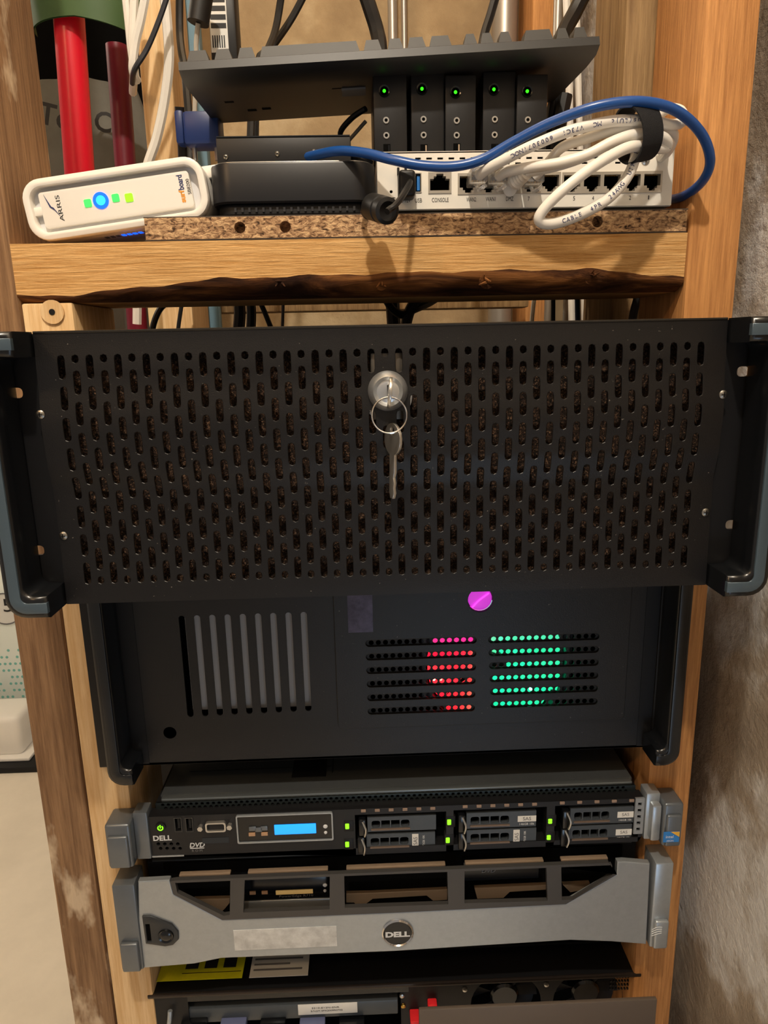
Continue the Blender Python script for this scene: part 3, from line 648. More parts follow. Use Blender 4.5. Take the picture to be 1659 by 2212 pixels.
# ================================================================== grey-bezel server (2U)
Y7 = -.022
s7 = thing('rack_server', 'grey-bezelled rack server with round emblem and five windows across the front', 'server', (-.0007, .2, .7223))
MB().box(-.2195, .2185, .004, .48, .7235, .8085, .001).build('body', m_blk2, s7)
MB().box(-.2150, .2140, .0035, .30, .8085, .8100, .0005).build('lid', m_srvtop, s7)
def q7(px, py): c = at(px, py, Y7); return (c.x, c.z)
out7 = [q7(301, 2092), q7(420, 2082), q7(478, 2070), q7(850, 2055), q7(1232, 2031), q7(1320, 2034), q7(1396, 2040)]
out7 += [q7(1404, 1866), (.1895, .8108), (-.1865, .8108), q7(298, 1905)]
wins = []
def win(pts): wins.append([(q7(*p)[0], min(q7(*p)[1], .8088)) for p in pts])
win([(378, 1893), (497, 1888), (497, 1974), (484, 1976), (384, 1927)])
win([(528, 1888), (712, 1881), (712, 1962), (526, 1969)])
win([(743, 1879), (966, 1869), (968, 1951), (745, 1959)])
win([(1003, 1868), (1180, 1861), (1182, 1944), (1003, 1949)])
win([(1212, 1860), (1322, 1855), (1322, 1888), (1238, 1941), (1213, 1942)])
top7 = [(q7(1332, 1889)[0], .8106), q7(1332, 1889), q7(1222, 1953), q7(860, 1971), q7(480, 1987), q7(374, 1932), (q7(366, 1902)[0], .8106)]
bz = MB().plate([out7[:-3]+[(top7[0][0]+.006, .8108)]+top7+[(-.1960, .8108), out7[-1]]], Y7, Y7+.006, .0008).build('bezel', m_lgry, s7, 0)
# dark recessed frame round the windows
fr = [q7(368, 1902), q7(376, 1930), q7(480, 1985), q7(860, 1969), q7(1222, 1951), q7(1332, 1887), (.1840, .8112), (-.1868, .8112)]
MB().plate([fr]+wins, Y7-.0012, Y7+.003).build('window_frame', mat('frame_grey', '4b4a4a', .38, metal=.4), bz, 30)
for a, b_ in ((380, 497), (530, 710), (745, 966), (1004, 1180), (1213, 1320)):
    A = q7(a, 1887-(a-380)*.034); Bq = q7(b_, 1887-(b_-380)*.034)
    MB().box(A[0]+.001, Bq[0]-.001, Y7+.004, Y7+.009, .8095, .8118, .0006).build('top_rail', mat('rail_tan', '9a8672', .4, metal=.4), bz)
MB().box(-.205, .205, .0018, .0030, .735, .808).build('face_backing', m_void, s7, 0)
# what shows behind the windows: display, drive handles, disc drive
YB = -.006
def B7(cx, cy, w_, h_): return R4(cx, cy, w_, h_, YB)
x0, x1, z0, z1 = B7(618, 1926, 196, 66); dp = MB().box(x0, x1, YB, .002, z0, z1, .0006).build('display_panel', m_blkg, s7)
xa, xb, za, zb = B7(636, 1926, 80, 8); MB().box(xa, xb, YB-.0008, YB, za, zb).build('display_bar', mat('amber_bar', 'c9a768', .5, emit='c9a768', es=.25), dp, 0)
c = at(640, 1935, YB); text('model_lettering', 'PowerEdge R710', (c.x, YB-.0003, c.z), .030, m_inkg, dp, height=.0028)
for px, py in ((546, 1928), (572, 1927)):
    xa, xb, za, zb = B7(px, py, 13, 6); MB().box(xa, xb, YB-.001, YB, za, zb).build('menu_button', mat('button_tan', 'b08c6c', .5), dp, 0)
for px, py, rr in ((702, 1912, .002), (702, 1924, .0015)):
    c = at(px, py, YB); MB().lathe([(rr, 0), (rr*.7, .0008), (rr*.2, .001)], (c.x, YB, c.z), (0, -1, 0), 12).build('indicator', m_lite, dp)
x0, x1, z0, z1 = B7(618, 1953, 196, 20); MB().box(x0, x1, YB-.001, .002, z0, z1, .0008).build('drive_lid', m_stl, s7)
for pts in ([(420, 1938), (497, 1936), (497, 1945), (488, 1956), (478, 1966), (455, 1958)], [(748, 1926), (800, 1925), (965, 1917), (965, 1938), (935, 1940), (921, 1929), (805, 1936), (786, 1950), (770, 1950), (765, 1944), (748, 1944)], [(1024, 1914), (1180, 1907), (1182, 1916), (1100, 1921), (1086, 1934), (1030, 1936)], [(1214, 1906), (1272, 1903), (1268, 1915), (1230, 1922)]):
    MB().plate([[(at(px, py, YB).x, at(px, py, YB).z) for px, py in pts]], YB-.003, YB+.001).build('drive_handle', mat('handle_champagne', 'a18b74', .35, metal=.6), s7, 0)
c = at(1055, 1882, YB); MB().box(c.x-.022, c.x+.045, YB, .001, c.z-.009, c.z+.010).build('disc_drive', m_blkg, s7, 0)
text('disc_lettering', 'DVD', (c.x, YB-.0003, c.z+.001), .0125, m_inkg, s7, bold=.0002, shear=.2)
# emblem
c = at(859, 2014, Y7)
em = MB().lathe([(.0140, 0), (.0140, .0012), (.0128, .0022), (.0120, .0010)], (c.x, Y7, c.z), (0, -1, 0), 40, False).build('emblem_ring', m_chr, s7)
MB().lathe([(.0120, 0), (.0119, .0012), (.001, .0013)], (c.x, Y7, c.z), (0, -1, 0), 40).build('emblem_disc', m_blkg, em)
text('emblem_lettering', 'DELL', (c.x, Y7-.0014, c.z-.0008), .0215, m_lite, em, height=.0056, bold=.0005)
# lock plate
LP = [q7(308, 1977), q7(325, 1976), q7(372, 1994), q7(386, 2010), q7(387, 2026), q7(375, 2038), q7(358, 2041), q7(316, 2035)]
lp = MB().plate([LP, rect(*R4(322, 2012, 9, 38, Y7))], Y7-.0020, Y7+.001, .0006).build('lock_plate', mat('plate_grey', '2c2e30', .35), s7)
c = at(360, 2017, Y7); MB().lathe([(.0068, 0), (.0064, .0016), (.005, .001), (.003, .0022), (.001, .0022)], (c.x, Y7-.002, c.z), (0, -1, 0), 24).build('key_barrel', m_blkg, lp)
MB().box(*R4(322, 2012, 12, 42, Y7)[:2], Y7-.0004, Y7+.0008, *R4(322, 2012, 12, 42, Y7)[2:]).build('lock_slot', m_void, lp, 0)
x0, x1, z0, z1 = R4(617, 2026, 222, 43, Y7); lab(MB().box(x0, x1, Y7-.0006, Y7, z0, z1).build('blank_sticker', m_slv, s7, 0), 'scuffed silver sticker')
def ear7(x0, x1, sx):
    e = MB().box(x0, x1, -.0245, .0005, .7225, .8095, .0015, 2).build('ear', m_dgry if sx < 0 else m_lgry, s7)
    MB().box(x0+.002, x1-.0015, -.0285, -.0235, .7240, .7530, .0018, 3).build('latch', m_dgry if sx < 0 else m_lgry, e)
    c = ((x0+x1)/2, -.012, .7195); MB().lathe([(.004, 0), (.004, .003), (.002, .004)], (c[0], c[1], .7225), (0, 0, -1), 12).build('thumbscrew', m_blk2, e)
    return e
ear7(-.2412, -.2222, -1); e7 = ear7(.2245, .2405, 1)
c = at(1419, 2015, -.0288)
for i in range(4): MB().tube([(c.x-.0045, -.0288, c.z-.003+i*.0022), (c.x, -.0290, c.z-.0012+i*.0024), (c.x+.0042, -.0288, c.z-.0005+i*.002)], .0003, 5).build('maker_mark', m_lite, e7)

# ================================================================== lowest machine, its front open
Z8 = .6685
s8 = thing('rack_server', 'open-fronted black rack server with two fans at the bottom of the rack', 'server', (0, .2, Z8-.088))
sb = MB(); sb.box(-.2318, .2306, .002, .48, Z8-.002, Z8).box(-.2318, -.2303, .002, .48, Z8-.13, Z8-.002).box(.2291, .2306, .002, .48, Z8-.13, Z8-.002).box(-.2318, .2306, .20, .202, Z8-.13, Z8).box(-.2318, .2306, .002, .2, Z8-.13, Z8-.128)
sb.build('body', m_blk2, s8, 0)
MB().box(-.2318, .2306, -.0005, .0025, Z8-.004, Z8, .0010).build('front_edge', mat('edge_bronze', '332c28', .3, metal=.5), s8)
MB().box(-.2270, .2260, .034, .475, Z8, Z8+.0045, .0015).build('lid', m_blkg, s8)
def strip8(name, p0, p1, z, m, parent): return MB().box(p0[0], p1[0], p0[1], p1[1], z, z+.0004).build(name, m, parent, 0)
a = atZ(338, 2120, Z8+.005); b_ = atZ(530, 2072, Z8+.005); yl = strip8('warning_label', (a.x, a.y), (b_.x, b_.y+.03), Z8+.0046, m_yel, s8)
for i in range(3):
    MB().box(a.x+.024+.018*i, a.x+.036+.018*i, a.y+.012, a.y+.030, Z8+.0050, Z8+.0053).build('warning_symbol', m_ink, yl, 0)
MB().box(a.x+.022, b_.x-.002, a.y+.007, a.y+.0075, Z8+.005, Z8+.0053).build('warning_rule', m_ink, yl, 0)
a = atZ(538, 2112, Z8+.005); b_ = atZ(668, 2072, Z8+.005); pl = strip8('paper_label', (a.x, a.y), (b_.x, b_.y+.03), Z8+.0046, m_paper, s8)
for i in range(4): MB().box(a.x+.003, b_.x-.006-(i % 2)*.012, a.y+.007+.006*i, a.y+.009+.006*i, Z8+.0050, Z8+.0052).build('print_line', m_inkg, pl, 0)
Y8 = .004
MB().box(-.2318, -.1960, .002, .006, Z8-.13, Z8-.004).build('front_cheek', m_blk2, s8, 0)
MB().box(-.1960, .0105, .002, .006, Z8-.0115, Z8-.004).build('front_band', m_blkg, s8, 0)
x0, x1, z0, z1 = R4(628, 2186, 466, 30, Y8); db = MB().box(x0, x1, Y8, Y8+.06, z0, z1, .001).build('drive_bay', m_mgry, s8)
x0, x1, z0, z1 = R4(708, 2178, 128, 22, Y8); l8 = MB().box(x0, x1, Y8-.0006, Y8, z0, z1, .0002).build('serial_label', m_paper, db)
text('serial_lettering', '5210-E12N-SNR', ((x0+x1)/2-.002, Y8-.0007, (z0+z1)/2+.0016), .026, m_ink, l8, height=.0018)
text('serial_lettering', 'S/N2M SPX2009R0702', ((x0+x1)/2-.001, Y8-.0007, (z0+z1)/2-.0018), .030, m_ink, l8, height=.0018)
MB().box(-.2303, .2291, .062, .064, Z8-.128, Z8-.003).build('inner_wall', m_void, s8, 0)
# fan wall on the right
fx = [(1092, 2200, .034), (1268, 2192, .034)]
fh = []
for px, py, rr in fx: c = at(px, py, .01); fh.append(circ(c.x, Z8-.0385, rr, 30))
pf = []
for i in range(8):
    for j in range(5): pf.append(circ(.206+i*.0028, Z8-.010-j*.0046, .0010, 6))
x0 = at(866, 2170, .01).x
MB().plate([rect(x0, .2290, Z8-.12, Z8-.004)]+fh+pf, .010, .0115).build('fan_wall', m_blk2, s8, 0)
for (px, py, rr), h in zip(fx, fh):
    cx_ = sum(p[0] for p in h)/len(h); cz_ = sum(p[1] for p in h)/len(h); k = MB()
    for i in range(7):
        a0 = 2*math.pi*i/7; k.grid(lambda u, v: (cx_+(.012+.020*u)*math.cos(a0+v*.8), .018+.010*v, cz_+(.012+.020*u)*math.sin(a0+v*.8)), 3, 3)
    fb = k.build('fan_blades', m_blkp, s8, 40)
    MB().lathe([(.014, -.012), (.014, .004), (.012, .006)], (cx_, .022, cz_), (0, -1, 0), 24).build('fan_hub', m_blkg, fb)
for px, py, m in ((868, 2150, m_stl), (871, 2172, m_gold), (1004, 2137, m_stl), (1180, 2126, m_stl)):
    c = at(px, py, .010); MB().lathe([(.0026, 0), (.0022, .0014), (.0008, .002)], (c.x, .010, c.z), (0, -1, 0), 12).build('screw', m, s8)
c = at(934, 2172, .006); MB().box(c.x-.0045, c.x+.0045, .002, .012, c.z-.004, c.z+.004, .0015).build('red_tab', mat('red_plastic', 'd8252c', .4), s8)
c = at(893, 2205, .0); MB().box(c.x-.003, c.x+.006, -.004, .010, c.z-.003, c.z+.003, .001).build('red_tab', mat('red_plastic', 'd8252c', .4), s8)
for i in range(5):
    c = at(420+i*85, 2208, .001); MB().box(c.x-.012, c.x+.012, -.004, .006, c.z-.006, c.z+.002, .001).build('carrier_latch', mat('latch_bluegrey', '5c6488', .4) if i % 2 else m_blkg, s8)
c = at(362, 2196, .0); MB().tube([c+Vector((0, -.004, -.012)), c+Vector((.003, -.005, 0)), c+Vector((.004, -.003, .010))], .0022, 8).build('release_arm', m_lgry, s8)
a = at(905, 2181, -.03); b_ = at(1420, 2163, -.03)
tag(MB().box(a.x, b_.x, -.030, -.026, a.z-.05, a.z-.001, .001).build('faceplate', mat('plate_brown_grey', '5a5048', .5), None), 'plain brown-grey faceplate standing in front of the lowest fans', 'faceplate')

# ================================================================== on the shelf: modem
zt = 1.3415
MW, MH, MD = .1305, .0415, .125
mang = math.radians(7.2)
ml = at(80, 519, .008)
mc = at(249, 429, .006)
mod = thing('cable_modem', 'white cable modem lying on its side with blue and green lights', 'modem', (mc.x, .006, mc.z), (0, -mang, 0))
def Lp(mb, name, m, par=mod, s=35): return mb.build(name, m, par, s, True)
W2, H2 = MW/2, MH/2
sh_ = MB(); 
sh_.plate([rrect(-W2, W2, -H2, H2, .014, 7)], .010, MD, .003)
Lp(sh_, 'shell', m_wht)
sh_ = MB().plate([rrect(-W2, W2, -H2, H2, .014, 7), rrect(-W2+.0055, W2-.0055, -H2+.0055, H2-.0055, .009, 7)], 0, .012, .0016); Lp(sh_, 'rim', m_wht)
Lp(MB().plate([rrect(-W2+.005, W2-.005, -H2+.005, H2-.005, .009, 7)], .008, .0105), 'recess', m_wht2)
Lp(MB().plate([rrect(-W2+.0105, W2-.0115, -H2+.0085, H2-.0085, .0025, 4)], .0035, .009, .0006), 'face_plate', m_wht)
Lp(MB().box(-W2+.005, -W2+.012, .0035, .009, -.003, .003, .0008), 'lug', m_wht)
def ML(px, py):                       # photo pixel -> modem face coordinates
    q = WM[mod.name].inverted() @ at(px, py, .0095); return q.x, q.z
for px, py, r, m, nm in ((190, 439, .0026, m_mgreen, 'status_led'), (250, 427.5, .0026, m_mgreen, 'status_led'), (279, 427, .0028, m_lime, 'status_led')):
    x, z = ML(px, py); Lp(MB().plate([rrect(x-r, x+r, z-r, z+r, .001)], .0030, .0036), nm, m)
x, z = ML(218, 433); Lp(MB().plate([circ(x, z, .0056, 28), circ(x, z, .0034, 28)], .0030, .0036), 'link_ring', m_mblue); Lp(MB().plate([circ(x, z, .0033, 24)], .0029, .0036), 'link_core', m_mcore)
x, z = ML(129, 450); text('brand_lettering', 'ARRIS', (x, .0034, z), .0175, m_ink, mod, rot=math.pi/2, local=True, height=.0030)
text('brand_lettering', 'surf', (ML(394, 424)[0], .0034, ML(394, 424)[1]), .0085, m_orang, mod, rot=math.pi/2, local=True, height=.0040, bold=.0004)
text('brand_lettering', 'board', (ML(389, 394)[0], .0034, ML(389, 394)[1]), .0098, m_navy, mod, rot=math.pi/2, local=True, height=.0042, bold=.0002)
text('model_lettering', 'SB8200', (ML(407, 403)[0], .0034, ML(407, 403)[1]), .0102, m_ink, mod, rot=math.pi/2, local=True, height=.0024)
x, z = ML(113, 444); Lp(MB().plate([[(x-.0045, z+.008), (x-.001, z-.0005), (x+.0005, z-.0015), (x+.0045, z-.0085), (x+.001, z-.0035), (x-.002, z-.001)]], .0032, .0036), 'brand_mark', m_navy)
for i in range(9):
    x = -.018+i*.0042; Lp(MB().box(x-.0013, x+.0013, .018, .024, -H2-.0003, -H2+.0002), 'vent_slot', m_mblue if 2 < i < 7 else m_inkg)
Lp(MB().box(W2-.006, W2+.008, .020, .05, H2-.012, H2-.003, .002), 'foot', m_wht)

# ---------------------------------------------------------------- black set-top box and the drive on it
sb_ = thing('streaming_box', 'glossy black rounded set-top box on the particleboard between modem and router', 'set-top box', (-.064, .06, zt))
def rbox(mb, x0, x1, y0, y1, z0, z1, r, bev=.0012):
    o = rrect(x0, x1, y0, y1, r, 7); v = []; n = len(o)
    pr = [(bev, z0), (0, z0+bev), (0, z1-bev), (bev*.3, z1-bev*.3), (bev, z1)]
    cx, cy = (x0+x1)/2, (y0+y1)/2
    for ins, z in pr:
        for x, y in rrect(x0+ins, x1-ins, y0+ins, y1-ins, max(r-ins, .0005), 7): v.append((x, y, z))
    f = [(k*n+i, k*n+(i+1) % n, (k+1)*n+(i+1) % n, (k+1)*n+i) for k in range(4) for i in range(n)] + [tuple(range(n-1, -1, -1)), tuple(range(4*n, 5*n))]
    return mb.add(v, f)
m_satin = mat('black_satin', '16171b', .35, spec=.5)
rbox(MB(), -.1225, -.0045, .002, .118, 1.3500, 1.3768, .016).build('shell', m_satin, sb_)
rbox(MB(), -.1190, -.0080, .006, .114, zt+.0005, 1.3502, .014).build('vent_base', m_blk2, sb_)
rbox(MB(), -.1205, -.0065, .004, .116, 1.3766, 1.3776, .015, .0003).build('lid_plate', mat('lid_silver', '8a8680', .3, metal=.7), sb_)
for i in range(18):
    x = -.105+i*.0050; MB().box(x-.0008, x+.0008, .0050, .0075, 1.3445, 1.3475).build('vent_fin', mat('fin_grey', '2f2f31', .4), sb_, 0)
hd2 = thing('drive_enclosure', 'small black metal enclosure with three face screws stacked on the set-top box', 'enclosure', (-.07, .08, 1.3777))
a = at(466, 300, .030); b_ = at(757, 292, .030)
MB().box(a.x, b_.x, .030, .115, 1.3778, 1.4000, .0008).build('case', m_blkp, hd2)
MB().box(a.x+.0005, b_.x-.0005, .0295, .115, 1.4000, 1.4008).build('top_sheet', mat('sheet_sheen', '3a3c40', .25, metal=.6), hd2, 0)
for px, py in ((488, 339), (599, 332), (678, 328)): c = at(px, py, .030); screw(hd2, (c.x, .030, max(c.z, 1.3805)), .0019)
a = at(745, 288, .040); MB().tube([(b_.x-.002, .06, 1.392), (b_.x+.006, .045, 1.389), (b_.x+.014, .05, 1.385)], .004, 6).build('side_flap', m_blk2, hd2)

# ---------------------------------------------------------------- router
rt = thing('network_router', 'white network router with a row of sockets and white cables plugged in', 'router', (.103, .07, zt))
rx0, rx1, rz0, rz1 = -.0030, .2090, zt+.0025, 1.3815
YR = .001
def Q(px, py): c = at(px, py, YR); return c.x, c.z
ven = []
for i in range(21):
    for j in range(2):
        px, py = 903+24*i, 342.5+11.5*j-(i*.15)
        if j == 1 and i < 3: continue
        if px > 1380: continue
        x, z = Q(px, py); ven.append(rect(x-.0020, x+.0020, z-.0007, z+.0007))
def jack(px, py, w_=43, h_=40):
    x0, x1, z0, z1 = R4(px, py, w_, h_, YR); a_ = (x1-x0); b2 = (z1-z0)
    return (x0, x1, z0, z1)
con = jack(950, 395, 50, 46); bank1 = R4(1100, 396, 222, 46, YR); bank2 = R4(1322, 394, 216, 46, YR)
usb = R4(903, 395, 15, 43, YR); dcj = R4(879, 397, 30, 46, YR)
rst = circ(*Q(845, 414), .0011, 12)
MB().plate([rect(rx0, rx1, rz0, rz1)]+ven+[rect(*con), rect(*bank1), rect(*bank2), rect(*usb), rect(*dcj), rst], YR, YR+.0014).build('front', m_rout, rt, 0)
tp = MB(); tp.box(rx0, rx1, YR, .14, rz1-.0008, rz1+.0004).box(rx0, rx0+.0012, YR+.0014, .14, rz0, rz1-.0008).box(rx1-.0012, rx1, YR+.0014, .14, rz0, rz1-.0008).box(rx0, rx1, YR+.0014, .14, rz0-.0004, rz0+.0008).box(rx0, rx1, .138, .14, rz0, rz1)
tp.build('case', m_rout, rt, 0)
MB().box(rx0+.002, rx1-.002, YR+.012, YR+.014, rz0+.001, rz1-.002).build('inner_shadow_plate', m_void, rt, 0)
for x in (.01, .19):
    MB().cyl((x, .02, zt), (x, .02, rz0), .006, 16).build('foot', m_rub, rt)
m_jack = mat('jack_steel', 'b9b2a6', .35, metal=.5)
def rj(x0, x1, z0, z1, up, m=m_jack):
    """one socket: shielded mouth with the stepped latch notch"""
    w_ = x1-x0; h_ = z1-z0; b_ = .0013; s = 1 if up else -1
    zc = (z0+z1)/2
    a_ = w_*.5-b_; pts = [(-a_, -.36), (a_, -.36), (a_, .18), (a_*.62, .18), (a_*.62, .30), (a_*.36, .30), (a_*.36, .42), (-a_*.36, .42), (-a_*.36, .30), (-a_*.62, .30), (-a_*.62, .18), (-a_, .18)]
    hole = [((x0+x1)/2+p, zc+s*q*h_) for p, q in pts]
    o = MB().plate([rect(x0, x1, z0, z1), hole], YR-.0006, YR+.005).build('socket', m, rt, 0)
    for i in range(8):
        x = (x0+x1)/2+(i-3.5)*w_*.075; MB().box(x-.00022, x+.00022, YR+.002, YR+.006, zc-s*h_*.36-.0004, zc-s*h_*.36+.0006).build('contact', m_gold, o, 0)
    return o
rj(*con, True)
n1 = 5; wb = (bank1[1]-bank1[0])/n1
for i in range(n1): rj(bank1[0]+wb*i, bank1[0]+wb*(i+1), bank1[2], bank1[3], False)
wb = (bank2[1]-bank2[0])/5
for i in range(5): rj(bank2[0]+wb*i, bank2[0]+wb*(i+1), bank2[2], bank2[3], False)
us = MB().plate([rect(*usb), rect(usb[0]+.0006, usb[1]-.0006, usb[2]+.0006, usb[3]-.0006)], YR-.0006, YR+.006).build('usb_port', m_jack, rt, 0)
MB().box(usb[0]+.0018, usb[1]-.0012, YR+.0008, YR+.008, usb[2]+.0018, usb[3]-.0018).build('usb_tongue', m_usb, us, 0)
for s_, px, py, wp in (('RST', 845, 431, 18), ('DC+12V', 873, 433, 27), ('USB', 904, 433, 15), ('CONSOLE', 951, 432, 36), ('WAN2', 1018, 431, 21), ('WAN1', 1060, 430, 21), ('DMZ', 1101, 429.5, 16), ('7', 1142, 429.5, 4), ('6', 1184, 429, 4), ('5', 1240, 428.5, 4), ('4', 1281, 428, 4), ('3', 1321, 427.5, 4), ('2', 1361, 427, 4), ('1', 1401, 426.5, 2)):
    x, z = Q(px, py); k = (at(px+wp/2, py, YR)-at(px-wp/2, py, YR)).length
    text('port_lettering', s_, (x, YR-.0001, z), k, m_ink, rt, height=.0028)
x, z = Q(1394, 346); screw(rt, (x, YR, z), .0032, m_stl)
for dx in (-8, 8):
    x, z = Q(868+dx, 371); MB().box(x-.0008, x+.0008, YR-.003, YR+.001, z-.0022, z+.0022).build('strain_hook', m_blk2, rt, 0)

# ---------------------------------------------------------------- power lead with ferrite
pw_ = thing('power_lead', 'black power lead with right-angle plug and ferrite bead at the router', 'power lead', (at(850, 440, -.02).x, -.02, 1.345))
x0, x1, z0, z1 = R4(878, 400, 36, 58, -.006)
MB().box(x0, x1, -.014, YR+.003, z0, z1, .0025, 3).build('plug', m_rub, pw_)
a = at(885, 392, -.014); b_ = at(868, 425, -.036); c = at(842, 452, -.046)
MB().tube([a, at(884, 398, -.022), b_, at(852, 445, -.044), c, at(836, 457, -.048)], .0021, 10).build('lead', m_rub, pw_)
f0 = at(803, 446, -.020); f1 = at(838, 456, -.042)
fe = MB(); L0 = (f1-f0).length
fe.lathe([(.0070, 0), (.0088, .0018), (.0088, L0*.62), (.0080, L0*.64), (.0080, L0*.70), (.0088, L0*.72), (.0086, L0-.001), (.0062, L0), (.0030, L0-.0015)], f0, f1-f0, 28)
fe.build('ferrite_bead', m_rub, pw_)
MB().tube([f0, f0+Vector((-.006, .012, -.001)), f0+Vector((.000, .03, -.004)), f0+Vector((.004, .06, .001))], .0020, 8).build('lead_tail', m_rub, pw_)

# ---------------------------------------------------------------- ethernet cables
def wp(L_): return [at(*p) for p in L_]
blue = thing('ethernet_cable', 'blue ethernet cable arching over the router and round its right end', 'cable', (.12, -.02, 1.38))
BP = wp([(640, 345, .045), (690, 333, .020), (735, 326, .003), (790, 331, -.010), (850, 346, -.020), (915, 358, -.024), (985, 359, -.026), (1045, 343, -.028), (1110, 306, -.032), (1190, 265, -.040), (1290, 230, -.050), (1385, 220, -.052), (1462, 240, -.046), (1515, 289, -.036), (1534, 345, -.026), (1520, 388, -.014), (1487, 418, .006), (1455, 430, .03), (1425, 430, .07)])
MB().tube(BP, .0033, 12, False, 8).build('sheath', m_blue, blue)
def plug(root, pxc, pyc, boot, clip=True):
    x0, x1, z0, z1 = R4(pxc, pyc, 36, 30, -.008)
    p = MB().box(x0, x1, -.020, YR+.004, z0, z1, .0008).build('plug', m_clear if not boot else m_cab, root)
    if clip: MB().tube([((x0+x1)/2+.0005, -.003, z0-.0003), ((x0+x1)/2, -.012, z0-.0045), ((x0+x1)/2+.001, -.020, z0-.0052), ((x0+x1)/2+.004, -.021, z0-.003)], .0014, 6).build('latch_clip', m_clear if not boot else m_cab, p)
    for i in range(8):
        x = x0+(x1-x0)*(i+.5)/8; MB().box(x-.0002, x+.0002, -.0185, -.004, z1-.0012, z1-.0006).build('contact', m_gold, p, 0)
    return Vector(((x0+x1)/2, -.019, (z0+z1)/2))
# white patch cable that makes the long front loop
c1 = thing('ethernet_cable', 'white ethernet cable plugged into WAN2 with the uppermost printed run to the strap', 'cable', (.12, -.03, 1.375))
plug(c1, 1031, 383, False)
P1 = wp([(1034, 380, -.018), (1052, 366, -.026), (1090, 345, -.034), (1150, 315, -.040), (1230, 283, -.044), (1310, 264, -.046), (1360, 260, -.046), (1410, 262, -.044), (1450, 270, -.038), (1474, 262, -.028), (1470, 240, -.016), (1440, 236, -.008), (1415, 262, -.004), (1408, 300, .004), (1420, 340, .012)])
MB().tube(P1, .0035, 12, False, 8).build('sheath', m_cab, c1)
c2 = thing('ethernet_cable', 'white ethernet cable plugged into WAN1 that hangs in the long loop before the shelf edge', 'cable', (.12, -.03, 1.37))
plug(c2, 1072, 384, False)
P2 = wp([(1076, 381, -.018), (1098, 370, -.026), (1150, 361, -.034), (1210, 352, -.040), (1270, 334, -.044), (1320, 308, -.046), (1365, 292, -.046), (1405, 290, -.044), (1436, 300, -.040), (1440, 318, -.036), (1412, 320, -.040), (1370, 316, -.050), (1330, 331, -.056), (1275, 365, -.060), (1215, 412, -.062), (1172, 456, -.060), (1166, 478, -.058), (1195, 483, -.056), (1250, 465, -.052), (1310, 432, -.048), (1350, 390, -.044), (1371, 345, -.040), (1378, 300, -.034), (1400, 280, -.028), (1430, 284, -.02), (1436, 310, -.004), (1430, 340, .015)])
MB().tube(P2, .0035, 12, False, 8).build('sheath', m_cab, c2)
c3 = thing('ethernet_cable', 'white ethernet cable with ribbed boot plugged into DMZ', 'cable', (.12, -.03, 1.37))
plug(c3, 1108, 392, True, False)
bt = MB(); A = at(1112, 390, -.018); Bq = at(1138, 374, -.030); d = Bq-A; L0 = d.length
bt.lathe([(.0060, 0), (.0062, L0*.2), (.0050, L0*.3), (.0056, L0*.38), (.0046, L0*.48), (.0052, L0*.56), (.0044, L0*.66), (.0048, L0*.74), (.0040, L0*.84), (.0042, L0)], A, d, 18); bt.build('boot', m_cab, c3)
c_ = at(1101, 408, -.012); MB().lathe([(.0048, 0), (.0048, .002), (.002, .003)], c_, (0, -1, -.2), 16).build('boot_tab', m_cab, c3)
P3 = wp([(1136, 375, -.029), (1165, 370, -.032), (1215, 358, -.036), (1265, 340, -.036), (1300, 318, -.036), (1345, 292, -.036), (1385, 280, -.036), (1425, 290, -.034), (1448, 308, -.028), (1440, 330, -.016), (1425, 345, .004)])
MB().tube(P3, .0026, 10, False, 8).build('sheath', m_cab, c3)
c4 = thing('ethernet_cable', 'white ethernet cable plugged into port 7, middle run of the bundle', 'cable', (.12, -.03, 1.37))
plug(c4, 1150, 386, False)
P4 = wp([(1154, 384, -.018), (1185, 350, -.024), (1215, 318, -.032), (1265, 300, -.036), (1320, 282, -.040), (1365, 276, -.042), (1410, 275, -.040), (1448, 282, -.032), (1455, 300, -.022), (1440, 330, -.010), (1420, 338, .006)])
MB().tube(P4, .0033, 12, False, 8).build('sheath', m_cab, c4)
# hook-and-loop strap round the bundle
ST = [(1348, 247), (1375, 238), (1402, 254), (1409, 285), (1400, 315), (1375, 331), (1353, 322)]
sc = at(1376, 288, -.042); st_ = MB()
def strapf(u, v):
    a = 2*math.pi*u; ax = Vector((.88, .40, .24)).normalized(); e1 = Vector((-.40, .88, 0)).normalized(); e2 = ax.cross(e1)
    return sc+e1*(.0140*math.cos(a))+e2*(.0175*math.sin(a))+ax*((v-.5)*.0170)
for k_, rr in ((0, 1.), (1, .93)):
    st_.grid(lambda u, v: sc+(Vector(strapf(u, v))-sc-Vector((.88, .40, .24)).normalized()*((v-.5)*.0170))*rr+Vector((.88, .40, .24)).normalized()*((v-.5)*.0170), 36, 3)
for v in (0, 1):
    st_.grid(lambda u, w_: sc+(Vector(strapf(u, v))-sc-Vector((.88, .40, .24)).normalized()*((v-.5)*.0170))*(1-.07*w_)+Vector((.88, .40, .24)).normalized()*((v-.5)*.0170), 36, 1)
tag(st_.build('cable_strap', m_velc), 'black hook-and-loop strap cinched round the white cable bundle', 'strap')
